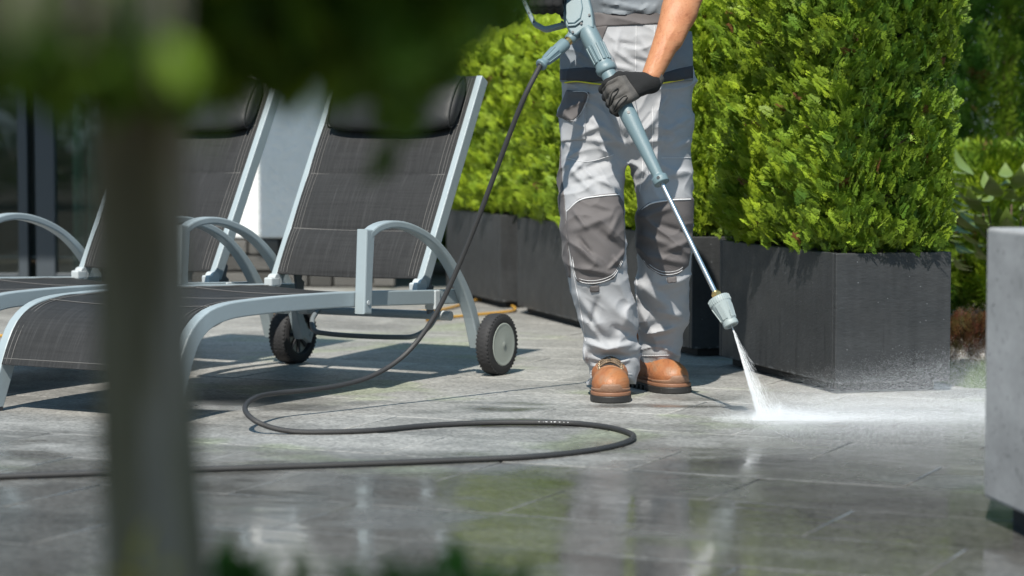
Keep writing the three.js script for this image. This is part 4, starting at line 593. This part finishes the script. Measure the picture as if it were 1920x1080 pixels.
  // the other hand, at the trigger, only its underside is in the picture
  const h2 = P(1030, -6, 6.70), gl2 = part('glove', nets((x, y, z) => { let d = cone(x, y, z, wrist[0], P(1026, -14, 6.70), 0.033, 0.036); for (let i = 0; i < 4; i++) { const a = P(1002 + i * 15, -22, 6.665), b = P(1000 + i * 15.5, 8, 6.655), c = P(1004 + i * 15, 18, 6.70), e = P(1008 + i * 14, 2, 6.73); let f = smin(cone(x, y, z, a, b, 0.0135, 0.0125), cone(x, y, z, b, c, 0.0125, 0.0125), 0.005); f = smin(f, cone(x, y, z, c, e, 0.0125, 0.011), 0.005); d = smin(d, f, 0.004); } d = smin(d, cone(x, y, z, P(1050, -30, 6.68), P(1062, -52, 6.665), 0.016, 0.013), 0.008); return d - (vn3(x * 50, y * 70, z * 40, 3) - 0.5) * 0.003; }, h2.clone().add(V(-0.09, -0.07, -0.1)), h2.clone().add(V(0.1, 0.13, 0.1)), 0.0032), glM, worker);
  void gl2;
  lap('gloves');

  // boots
  const leather = tex(512, 512, (u, v) => { const a = fbm(u * 8, v * 8, 5, 401, 8), b = fbm(u * 50, v * 50, 3, 411, 50), k = 0.62 + 0.6 * a + 0.12 * b, d = sst(0.55, 0.75, fbm(u * 14, v * 14, 4, 431, 14)), sp = vn(u * 90, v * 90, 441, 90) > 0.86 ? 0.75 : 1; return [mix(0.32 * k * sp, 0.24, d * 0.4), mix(0.122 * k * (0.9 + 0.2 * a) * sp, 0.16, d * 0.4), mix(0.046 * k * sp, 0.10, d * 0.4)]; }, true), leB = tex(256, 256, (u, v) => fbm(u * 60, v * 60, 3, 421, 60));
  const leM = new THREE.MeshPhysicalMaterial({ map: rep(leather, 3), bumpMap: rep(leB, 5), bumpScale: 0.001, roughness: 0.55, clearcoat: 0.12, clearcoatRoughness: 0.4 }), weltM = mat(0.21, 0.10, 0.055, 0.55, { bumpMap: rep(leB, 8), bumpScale: 0.0005 }), soleM = mat(0.02, 0.019, 0.018, 0.55), capM = mat(0.24, 0.135, 0.085, 0.6, { bumpMap: rep(leB, 4), bumpScale: 0.001 }), lining = mat(0.025, 0.02, 0.018, 0.8);
  const laceT = tex(64, 16, (u, v) => (Math.sin(u * 60) + Math.sin(u * 60 + v * 12) > 0.5 ? [0.35, 0.24, 0.14] : [0.03, 0.022, 0.018]), true), laceM = new THREE.MeshStandardMaterial({ map: rep(laceT, 3, 1), roughness: 0.8 });
  const outline = k => { const hw = [[-0.147, 0.0], [-0.140, 0.026], [-0.115, 0.037], [-0.06, 0.036], [-0.01, 0.039], [0.05, 0.051], [0.09, 0.054], [0.125, 0.046], [0.146, 0.026], [0.153, 0.0]], L = hw.map(([z, w]) => V(-(w * k), z * (k > 1 ? 1.012 : k), 0)), R = hw.slice(1, -1).reverse().map(([z, w]) => V(w * k, z * (k > 1 ? 1.012 : k), 0)); return new THREE.Shape(new THREE.CatmullRomCurve3([...L, ...R], true, 'centripetal').getSpacedPoints(90).slice(0, -1).map(p => new THREE.Vector2(p.x, p.y))); };
  const slab = (k, y0, y1) => { const b = 0.003, g = new THREE.ExtrudeGeometry(outline(k), { depth: y1 - y0 - 2 * b, bevelEnabled: true, bevelThickness: b, bevelSize: b, bevelSegments: 2 }); g.rotateX(Math.PI / 2); g.scale(1, 1, 1); g.translate(0, y1 - b, 0); return g; };
  const upF = (x, y, z) => {
    const xs = x / 1.0; let d = ell(xs, y, z, V(0, 0.048, 0.088), 0.0525, 0.045, 0.064);
    d = smin(d, cone(x * 0.86, y, z, V(0, 0.05, 0.07), V(0, 0.072, -0.035), 0.041, 0.040), 0.02);
    d = smin(d, cone(x * 0.9, y, z, V(0, 0.06, -0.03), V(0, 0.055, -0.105), 0.040, 0.036), 0.03); d = smin(d, cone(x, y, z, V(0, 0.09, -0.085), V(0, 0.21, -0.095), 0.046, 0.05), 0.03);
    d = smax(d, 0.026 - y, 0.002); d = smax(d, y - 0.2, 0.004);
    return d - (vn3(x * 26, y * 40, z * 30, 7) - 0.5) * 0.0025 - 0.0016 * Math.exp(-(((z - 0.045 - y * 0.1) / 0.004) ** 2)); };
  const makeBoot = () => {
    const o = new THREE.Group(); o.name = 'boot'; worker.add(o);
    part('upper', nets(upF, V(-0.075, 0.02, -0.165), V(0.075, 0.215, 0.17), 0.0032), leM, o);
    const strip = (name, t, fn, m, h = 0.0024) => part(name, nets((x, y, z) => { const u = upF(x, y, z); if (Math.abs(u) > 0.015) return Math.abs(u) - 0.006; return smax(Math.max(u - t, -u - 0.003), fn(x, y, z), 0.0015); }, V(-0.07, 0.02, -0.165), V(0.07, 0.13, 0.17), h), m, o);
    strip('toe_cap', 0.0032, (x, y, z) => Math.max(y - 0.056 + 0.35 * x * x / 0.05 * 0.2 - (Math.abs(x) < 0.024 ? 0.0 : -0.012 * sst(0.024, 0.034, Math.abs(x))), 0.075 - z), capM); strip('rand', 0.0028, (x, y, z) => y - 0.040, weltM);
    strip('tongue', 0.003, (x, y, z) => Math.max(Math.abs(x) - 0.026, 0.068 - y, -z - 0.06, z - 0.03), lining);
    part('sole', [slab(1.05, 0.001, 0.021)], soleM, o); part('welt', slab(1.03, 0.020, 0.031), weltM, o);
    const lug = []; for (let i = 0; i < 9; i++) for (const s of [-1, 1]) lug.push(mv(box(0.03, 0.014, 0.014, 0.002), s * 0.042 * (1 - 0.25 * Math.abs(i - 6) / 6), 0.008, -0.12 + i * 0.03)); part('tread', lug, soleM, o);
    const yOn = (x, z) => { let y = 0.2; for (let i = 0; i < 120; i++) { const d = upF(x, y, z); if (d < 0.0006) break; y -= Math.max(d * 0.7, 0.0005); } return y; };
    const lace = []; for (let i = 0; i < 4; i++) { const z = 0.027 - i * 0.017; for (const s of [-1, 1]) { const q = []; for (let k = 0; k <= 8; k++) { const t = k / 8, x = s * mix(-0.03, 0.03, t), zz = z - 0.017 * t; q.push(V(x, yOn(x, zz) + 0.004 + 0.003 * Math.sin(Math.PI * t), zz)); } lace.push(tube(q, 0.0034, 24, 6)); } }
    part('laces', lace, laceM, o);
    const sew = []; for (const s of [-1, 1]) for (const o2 of [0, 0.005]) { const q = []; for (let k = 0; k <= 12; k++) { const t = k / 12, x = s * mix(0.03 + o2, 0.044 + o2 * 0.4, t), z = mix(0.034 + o2, -0.05, t); q.push(V(x, yOn(x, z) + 0.0008, z)); } sew.push(tube(q, 0.0008, 30, 5)); } { const q = []; for (let k = 0; k <= 16; k++) { const x = mix(-0.036, 0.036, k / 16), z = 0.036 + 0.012 * (1 - (x / 0.036) ** 2); q.push(V(x, yOn(x, z) + 0.0008, z)); } sew.push(tube(q, 0.0008, 40, 5)); } part('stitch', sew, mat(0.42, 0.3, 0.2, 0.8), o);
    const eye = []; for (let i = 0; i < 4; i++) for (const s of [-1, 1]) { const z = 0.027 - i * 0.017, x = s * 0.032, g = new THREE.TorusGeometry(0.004, 0.0014, 8, 14); g.rotateX(-1.1); eye.push(mv(g, x, yOn(x, z) + 0.002, z)); } part('eyelet', eye, mat(0.5, 0.42, 0.3, 0.35, { metalness: 0.8 }), o);
    return o; };
  const bL = makeBoot(), bR = bL.clone(); worker.add(bR);
  const put = (b, u, v, turn) => { const toe = PH(u, v, 0), f = V(Math.sin(turn), 0, Math.cos(turn)); b.position.copy(toe).addScaledVector(f, -0.155); b.rotation.y = turn; };
  put(bL, 1146, 757, -0.02); put(bR, 1277, 739, 0.44);
  lap('boots');
}

// ---------------------------------------------------------------- spray gun with lance
{
  const o = thing('pressure_washer_gun', 'blue grey spray gun with long steel lance and brass fitting in the worker\'s hands', 'spray gun');
  const y = AXD.clone(), zc = EYE.clone().sub(AXA).normalize(), z = zc.addScaledVector(y, -zc.dot(y)).normalize(), x = y.clone().cross(z).normalize();
  const M = new THREE.Matrix4().makeBasis(x, y, z).setPosition(AXA), inv = M.clone().invert(); o.applyMatrix4(M);   // y runs down the lance, z towards the viewer
  const plane = new THREE.Plane().setFromNormalAndCoplanarPoint(z, AXA), L = (u, v) => { const p = ray(u, v), t = plane.normal.dot(AXA.clone().sub(EYE)) / plane.normal.dot(p); return p.multiplyScalar(t).add(EYE).applyMatrix4(inv); };
  const S = v => AXA.distanceTo(axAt(v)), px = 0.00152;
  const spk = tex(128, 128, (u, v) => vn(u * 64, v * 64, 3, 64)), blue = mat(0.135, 0.195, 0.215, 0.4, { bumpMap: rep(spk, 18), bumpScale: 0.00012 }), pale = mat(0.29, 0.335, 0.335, 0.45, { bumpMap: rep(spk, 18), bumpScale: 0.00012 }), screwM = mat(0.03, 0.035, 0.04, 0.4), steel = mat(0.62, 0.63, 0.64, 0.22, { metalness: 1 }), brass = mat(0.72, 0.45, 0.17, 0.28, { metalness: 1 });
  const lathe = (rows, seg = 36) => new THREE.LatheGeometry(rows.map(([v, r]) => new THREE.Vector2(Math.max(r, 0) * px, S(v))), seg);
  // body with its handle above, in outline
  const poly = (pts, z0, z1, bev = 0.006) => { const g = new THREE.ExtrudeGeometry(new THREE.Shape(pts.map(q => { const p = L(...q); return new THREE.Vector2(p.x, p.y); })), { depth: z1 - z0 - 2 * bev, bevelEnabled: true, bevelThickness: bev, bevelSize: bev * 0.8, bevelOffset: -bev * 0.8, bevelSegments: 3 }); return mv(g, 0, 0, z0 + bev); };
  const body = part('body', [poly([[1061, -16], [1060, 12], [1058, 30], [1059, 45], [1065, 56], [1076, 72], [1084, 71], [1096, 60], [1116, 57], [1115, 44], [1112, 22], [1106, -2], [1098, -30], [1086, -52], [1066, -70], [1050, -76], [1044, -66]], -0.027, 0.024), poly([[1066, -60], [1052, -78], [1020, -84], [996, -70], [1002, -56], [1024, -62], [1046, -50]], -0.02, 0.018)], blue, o);
  part('raised_panel', poly([[1064, 0], [1063, 40], [1068, 50], [1080, 50], [1092, 40], [1096, 20], [1092, -4]], 0.018, 0.0285, 0.004), blue, body);
  part('rib', poly([[1068, 56], [1082, 55], [1096, 45], [1093, 43], [1081, 51], [1067, 52]], 0.022, 0.031, 0.002), blue, body);
  for (const [u, v] of [[1064, 9], [1057, 47], [1093, 50], [1077, 66], [1108, 34]]) { const p = L(u, v), g = new THREE.CylinderGeometry(0.0035, 0.0035, 0.004, 14); g.rotateX(Math.PI / 2); part('screw', mv(g, p.x, p.y, 0.0265), screwM, body); }
  part('trigger', poly([[1058, 0], [1050, 2], [1046, 20], [1052, 34], [1060, 36]], -0.012, 0.012, 0.003), screwM, o);
  // guard round the trigger hand
  const gp = [[1060, 46], [1046, 50], [1030, 54], [1022, 55], [1012, 50], [1003, 45], [997, 34], [989, 16], [984, 4], [984, -20], [990, -50], [998, -66]].map(q => { const p = L(...q); return [p.x, p.y]; });
  part('trigger_guard', bar(smoothPath(gp, 50), 0.0062, -0.013, 0.013, 0.003), blue, o);
  for (const [u, v] of [[1002, 44], [993, 27], [986, 12]]) { const p = L(u, v), g = new THREE.CylinderGeometry(0.003, 0.003, 0.004, 12); g.rotateX(Math.PI / 2); part('screw', mv(g, p.x, p.y, 0.0125), screwM, o); }
  // fluted grip, collar, tube
  const grip = part('barrel_grip', lathe([[56, 14], [56.5, 17.6], [70, 18.2], [86, 18.2], [90, 17], [122, 15.8], [124, 17], [127, 17.2], [130, 19.4], [136, 19.4], [139, 17.8], [141, 15.4], [141, 13]], 44), blue, o);
  for (let i = 0; i < 12; i++) { const a = i / 12 * 6.283 + 0.13, r0 = 17.1 * px, r1 = 15.9 * px, g = box(0.0085, S(121) - S(89), 0.007, 0.0024); g.rotateX(-Math.atan2(r0 - r1, S(121) - S(89))); mv(g, 0, (S(121) + S(89)) / 2, (r0 + r1) / 2); g.rotateY(a); part('flute', g, blue, grip); }
  part('tube', lathe([[138, 14.2], [140, 14.6], [200, 14.6], [214, 14.8]]), blue, o);
  const slv = part('sleeve', lathe([[196, 14.9], [199, 15.8], [214, 15.8], [222, 16.2], [236, 15.6], [250, 14.6], [290, 12.4], [333, 10.4], [337, 10.6], [338, 14.2], [341, 15], [348, 15], [351, 14], [351, 3]], 40), blue, o);
  for (const [v, r, a] of [[222, 16.0, -0.15], [343, 14.8, 0.1]]) { const g = new THREE.CylinderGeometry(0.0046, 0.0046, 0.003, 16); g.rotateX(Math.PI / 2); mv(g, 0, S(v), r * px); g.rotateY(a); part('screw_hole', g, screwM, slv); }
  const sc = tex(64, 256, (u, v) => 0.16 + 0.18 * fbm(u * 8, v * 40, 4, 5)); steel.roughnessMap = sc; steel.roughness = 1;
  part('lance_tube', lathe([[345, 0], [345, 4.6], [562, 4.6], [562, 0]], 24), steel, o);
  part('brass_nut', [lathe([[549, 4], [549, 6.4], [553, 7.2], [553, 4]], 20), lathe([[552, 4], [552.5, 9.4], [553.5, 10], [561, 10], [562.5, 9.2], [564, 4]], 6).toNonIndexed()].map(g => { g.computeVertexNormals(); return g; }), brass, o);
  const noz = part('nozzle', lathe([[560, 6], [560.3, 18.5], [561.5, 19.9], [566, 20.4], [570, 20.3], [573, 19.2], [602, 13.4], [604, 14], [609, 14.2], [611, 13], [611.5, 9], [607, 8], [604, 0]], 40), pale, o);
  const kn = []; for (let i = 0; i < 30; i++) { const a = i / 30 * 6.283, g = box(0.0022, S(571) - S(562), 0.002, 0.0006); mv(g, 0, S(566.5), 20.3 * px); g.rotateY(a); kn.push(g); } part('knurl', kn, pale, noz);
  for (const a of [-0.9, 0.35, 1.6, 2.9, 4.1]) { const g = box(0.016, S(600) - S(574), 0.004, 0.0015); g.rotateX(-Math.atan2(5.6 * px, S(600) - S(574))); mv(g, 0, S(587), 16.2 * px); g.rotateY(a); part('flat', g, pale, noz); }
  for (let i = 0; i < 5; i++) { const g = box(0.009, 0.0016, 0.003, 0.0006); mv(g, 0, S(590 + i * 2.6), (16 - i * 0.5) * px); g.rotateY(-0.62); part('ridge', g, pale, noz); }
  part('jet_hole', lathe([[605, 0], [605, 7.8], [606, 0]], 20), screwM, noz);
  // hose connector
  const c0 = P(1082, 62, 6.715).applyMatrix4(inv), c1 = HOSE_END.clone().applyMatrix4(inv), cd = c1.clone().sub(c0), len = cd.length(), cq = new THREE.Quaternion().setFromUnitVectors(V(0, 1, 0), cd.clone().normalize());
  const cl = (rows, seg = 30) => { const g = new THREE.LatheGeometry(rows.map(([t, r]) => new THREE.Vector2(r * px, t * len)), seg); g.applyQuaternion(cq); return mv(g, c0.x, c0.y, c0.z); };
  part('connector_neck', cl([[0.0, 10.5], [0.14, 11], [0.2, 11], [0.24, 8], [0.24, 3]]), blue, o); part('brass_collar', cl([[0.2, 7], [0.22, 8.6], [0.36, 8.6], [0.38, 4]]), brass, o);
  const cn = part('connector', cl([[0.32, 5], [0.325, 11.6], [0.36, 12.4], [0.5, 12], [0.66, 10.6], [0.9, 8.4], [0.93, 9], [0.945, 11], [0.985, 11.2], [1.0, 10.2], [1.005, 6]]), blue, o);
  for (let i = 0; i < 8; i++) { const g = box(0.004, len * 0.28, 0.004, 0.0012); g.rotateX(-Math.atan2(3 * px, len * 0.28)); mv(g, 0, len * 0.72, 10.2 * px); g.rotateY(i * 0.785); g.applyQuaternion(cq); part('rib', mv(g, c0.x, c0.y, c0.z), blue, cn); }
  const w = part('inner_grip', new THREE.BufferGeometry().copy(cl([[0.9, 3], [0.9, 6], [1.01, 6], [1.01, 3]])), screwM, o); void w;
}
lap('gun');

// ---------------------------------------------------------------- water: a jet of streaks and the mist it throws up
{
  const r = rng(41), tip = AXB.clone().addScaledVector(AXD, 0.004), hit = PH(1427, 786, 0.004), gauss = () => (r() + r() + r() + r() - 2) * 1.0;
  const drop = new THREE.OctahedronGeometry(1, 0), wm = matP(0.86, 0.88, 0.9, 0.3, { specularIntensity: 0.8 });
  const jet = [], up = V(0, 1, 0);
  for (let i = 0; i < 2500; i++) {
    const t = Math.pow(r(), 0.6), g = gauss() * 0.55, a = r() * 6.283, right = 0.046 * Math.abs(gauss()) * (r() < 0.55 ? 1 : 0.25), end = hit.clone().add(V(Math.cos(a) * 0.007 * g + right - 0.006, 0, Math.sin(a) * 0.014 * g)), d = end.clone().sub(tip), L = d.length(); d.normalize();
    const p = tip.clone().addScaledVector(d, L * t).add(V(gauss() * 0.001, 0, gauss() * 0.001)); if (p.y < 0.003) continue;
    jet.push([M4().compose(p, new THREE.Quaternion().setFromUnitVectors(up, d), V(0.00015, 0.008 + 0.014 * r(), 0.00015)), null]);
  }
  const j = instanced('water_jet', drop, wm, jet, scene); tag(j, 'white jet of water from the nozzle down to the paving', 'water jet');
  const mist = [], add = (p, s) => mist.push([M4().compose(p, new THREE.Quaternion(), V(s * 2.0, s, s)), null]);
  // a low fan driven away to the right: bright at the impact, thinner, higher and wider farther out
  for (let i = 0; i < 215000; i++) {
    const q = Math.pow(r(), 1.55) * 1.2, sp = 0.014 + 0.21 * q, hgt = 0.034 + 0.13 * q, p = V(hit.x + q - 0.012 + gauss() * 0.012, 0.002 + Math.abs(gauss()) * hgt * r(), hit.z + gauss() * sp - 0.02 * q);
    add(p, 0.00020 * (0.6 + 0.8 * r()));
  }
  for (let i = 0; i < 40000; i++) { const a = r() * 6.283, q = 0.11 * Math.pow(r(), 1.3), p = V(hit.x + Math.cos(a) * q * 1.7 + 0.05, 0.002 + 0.055 * r() * r() * (1 - q * 6), hit.z + Math.sin(a) * q); add(p, 0.00021 * (0.6 + 0.8 * r())); }
  for (let i = 0; i < 520000; i++) { const q = Math.pow(r(), 0.8) * 1.3, p = V(hit.x + q - 0.08 + gauss() * 0.08, 0.002 + Math.pow(r(), 1.5) * (0.05 + 0.19 * q), hit.z + gauss() * 0.42 + 0.1); add(p, 0.00017 * (0.6 + 0.8 * r())); }
  const ms = instanced('water_mist', drop, wm, mist.filter(m => { const e = m[0].elements; return e[14] > -6.86 && !(e[12] > 0.88 && e[14] > -4.8); }), scene); tag(ms, 'low white spray mist driven over the paving to the right of the jet', 'mist');
}
lap('water');

// ---------------------------------------------------------------- small clipped tree and low plants close to the camera
{
  const leafG = (L, w) => { const g = new THREE.PlaneGeometry(1, 1, 4, 5), p = g.attributes.position; for (let i = 0; i < p.count; i++) { const u = p.getX(i), v = p.getY(i) + 0.5, k = Math.pow(Math.sin(Math.PI * clamp(Math.pow(v, 0.85), 0.02, 0.985)), 0.8); p.setXYZ(i, u * w * k, v * L, 0.25 * w * Math.abs(u) * 2 * k - 0.25 * L * v * v * 0.5); } g.computeVertexNormals(); return g; };
  const leafM = matP(1, 1, 1, 0.75, { specularIntensity: 0.35, side: THREE.DoubleSide, transmission: 0.2, thickness: 0 }), Z = 1.5;
  const bark = tex(256, 512, (u, v) => { const a = fbm(u * 8, v * 26, 5, 3), b = fbm(u * 5, v * 6, 4, 13), m = sst(0.4, 0.62, b), k = (0.4 + 0.9 * a) * mix(0.6, 1.25, m); return [0.205 * k, 0.19 * k, 0.142 * k * mix(0.85, 1.1, m)]; }, true);
  const bm = new THREE.MeshStandardMaterial({ map: bark, bumpMap: bark, bumpScale: 0.004, roughness: 0.95 });
  const o = thing('standard_tree', 'small clipped standard tree close to the camera, out of focus, its trunk on the left', 'tree');
  const base = P(292, 1080, Z).setY(-0.07), fork = P(262, 268, Z), c = new THREE.CatmullRomCurve3([base, P(288, 1010, Z), P(278, 800, Z), P(270, 600, Z), P(265, 420, Z), fork, V(fork.x, fork.y + 0.15, fork.z)]);
  const tr = new THREE.TubeGeometry(c, 80, 0.031, 22), pp = tr.attributes.position; for (let i = 0; i < pp.count; i++) { const q = c.getPoint(clamp(Math.floor(i / 23) / 80)), y = pp.getY(i), k = mix(1.2, 0.96, sst(0.3, 0.75, y)) * (0.95 + 0.12 * vn3(pp.getX(i) * 50, y * 22, pp.getZ(i) * 50)); pp.setXYZ(i, q.x + (pp.getX(i) - q.x) * k, q.y + (y - q.y) * k, q.z + (pp.getZ(i) - q.z) * k); } tr.computeVertexNormals();
  part('trunk', tr, bm, o);
  const r = rng(61), cc = V(fork.x, fork.y + 0.34, fork.z + 0.10), list = [], twigs = [];
  for (let i = 0; i < 26; i++) { const a = r() * 6.283, e = r() * 1.2 - 0.1, d = V(Math.cos(a) * Math.cos(e), Math.sin(e), Math.sin(a) * Math.cos(e)), s = V(fork.x, fork.y + 0.02 + 0.12 * r(), fork.z); twigs.push(tube([s, s.clone().addScaledVector(d, 0.14).add(V(0, 0.03, 0)), cc.clone().addScaledVector(d, 0.30)], 0.006, 14, 6)); }
  part('branch', twigs, bm, o);
  const place = (p, k = 1, bright = 1) => { const q = new THREE.Quaternion().setFromEuler(new THREE.Euler(r() * 6.28, r() * 6.28, r() * 6.28)), s = (0.7 + 0.6 * r()) * k, t = r(); list.push([M4().compose(p, q, V(s, s, s)), new THREE.Color().setRGB(mix(0.045, 0.13, t) * bright, mix(0.10, 0.22, t) * bright, mix(0.008, 0.014, t) * bright)]); };
  // crown: many leaves through an uneven rounded volume, cut flat below
  for (let i = 0; i < 15000; i++) {
    const a = r() * 6.283, e = Math.asin(2 * r() - 1), d = V(Math.cos(a) * Math.cos(e), Math.sin(e), Math.sin(a) * Math.cos(e)), b = 0.8 + 0.42 * vn3(d.x * 2.6 + 4, d.y * 2.6, d.z * 2.6 + 9), q = Math.pow(r(), 0.45);
    const p = cc.clone().add(V(d.x * 0.27 * b * q * (d.x > 0 ? 1.0 : 1.5), d.y * 0.33 * b * q, d.z * 0.42 * b * q));
    if (p.x < -0.31 + 0.07 * vn(p.y * 12, p.z * 12, 73) && p.z > -1.44 + 0.06 * vn(p.x * 14, p.y * 14, 74)) continue;   // clipped back on its left side, so the sun reaches it there
    const floor = 0.80 + 0.035 * vn(p.x * 9 + 3, p.z * 9, 71) - 0.012 * vn(p.x * 25, p.z * 25, 72); if (p.y < floor) p.y = floor + 0.02 * r();
    place(p);
  }
  // the lobe of the crown that leans towards the camera above the picture and keeps the trunk in shade
  for (let i = 0; i < 6500; i++) { const a = r() * 6.283, e = Math.asin(2 * r() - 1), q = Math.cbrt(r()); place(V(-0.33 + 0.25 * Math.cos(a) * Math.cos(e) * q, 1.13 + 0.12 * Math.sin(e) * q, -0.98 + 0.27 * Math.sin(a) * Math.cos(e) * q)); }
  // its clipped underside: a thick layer of leaves with a ragged lower edge
  const edge = [[-500, 150], [-200, 160], [0, 172], [110, 190], [200, 222], [330, 222], [420, 208], [500, 190], [560, 200], [600, 128], [640, 134], [700, 205], [745, 255], [790, 205], [850, 132], [900, 84], [950, 40], [990, 0], [1010, -40]].map(q => { const p = P(q[0], q[1], 1.5); return [p.x, p.y]; });
  const under = x => { let k = 0; while (k < edge.length - 2 && x > edge[k + 1][0]) k++; return mix(edge[k][1], edge[k + 1][1], clamp((x - edge[k][0]) / (edge[k + 1][0] - edge[k][0]))); };
  for (let i = 0; i < 17000; i++) { const x = mix(edge[0][0], edge[edge.length - 1][0], r()), z = fork.z + 0.08 + (r() - 0.5) * 0.5, y = under(x) + 0.032 + Math.pow(r(), 1.4) * 0.2; if (x > 0.0 && y < 0.9 && r() < 0.6) continue; if (x < -0.31 + 0.07 * vn(y * 12, z * 12, 73) && z > -1.44 + 0.06 * vn(x * 14, y * 14, 74)) continue; place(V(x, y, z)); }
  // shoots that hang below the rest, and some at the near side of the leaning lobe where the sun comes in
  for (const [u, v, zz] of [[735, 255, 1.6], [745, 225, 1.6]]) for (let k = 0; k < 5; k++) { const p = P(u + (r() - 0.5) * 26, v + (r() - 0.5) * 30, zz); place(p); }
  const shoot = []; for (const [u, v, zz] of [[20, 20, 0.82], [15, 95, 0.86], [85, 35, 0.84], [150, 82, 0.84], [175, 20, 0.82], [235, 45, 0.85], [262, 92, 0.86], [300, 130, 0.86], [312, 168, 0.87], [325, 95, 0.9], [110, -10, 0.83], [40, 60, 0.8]]) { const c = P(u, v, zz); shoot.push(tube([V(c.x * 0.8 - 0.06, 1.08, -0.86), V(c.x, 0.95, c.z - 0.01), c], 0.0018, 12, 5)); for (let k = 0; k < 2; k++) place(c.clone().add(V((r() - 0.5) * 0.022, (r() - 0.25) * 0.03, (r() - 0.5) * 0.03)), 0.52); }
  part('branch', shoot, bm, o);
  instanced('foliage', leafG(0.036, 0.02), leafM, list, o);
  // low plants along the lower edge
  const low = (label, spots, n, lh, lw, cr, cg, cb) => { const s = thing('low_shrub', label, 'shrub'), l = [], b0 = P(spots[0][0], spots[0][1], spots[0][2]); s.position.set(b0.x, -0.07, b0.z); for (const [u, v, zz, rad] of spots) { const top = P(u, v, zz).sub(s.position); for (let i = 0; i < n; i++) { const a = r() * 6.283, e = Math.asin(2 * r() - 1), q = Math.cbrt(r()) * rad, p = top.clone().add(V(Math.cos(a) * Math.cos(e) * q, -rad + Math.sin(e) * q, Math.sin(a) * Math.cos(e) * q)), k = 0.7 + 0.6 * r(); l.push([M4().compose(p, new THREE.Quaternion().setFromEuler(new THREE.Euler(r() * 6.28, r() * 6.28, r() * 6.28)), V(1, 1, 1)), new THREE.Color().setRGB(cr * k, cg * k, cb * k)]); } part('stem', rod(V(top.x, 0, top.z), V(top.x, top.y - rad, top.z), 0.006, 0.003, 6), bm, s); } instanced('foliage', leafG(lh, lw), leafM, l, s); };
  low('green low plants along the lower edge, out of focus, right of the tree trunk', [[640, 1075, 1.7, 0.05], [520, 1062, 1.7, 0.04], [800, 1058, 1.7, 0.045], [880, 1070, 1.75, 0.04], [430, 1074, 1.7, 0.03], [740, 1085, 1.7, 0.05]], 90, 0.034, 0.014, 0.06, 0.15, 0.02);
  low('yellowish leaves in front of the foot of the tree trunk, out of focus', [[272, 1056, 1.25, 0.008]], 4, 0.026, 0.014, 0.42, 0.40, 0.05);
}
lap('near plants');

scene.traverse(o => { if (o.isMesh) { o.castShadow = true; o.receiveShadow = true; } });
renderer.render(scene, camera);
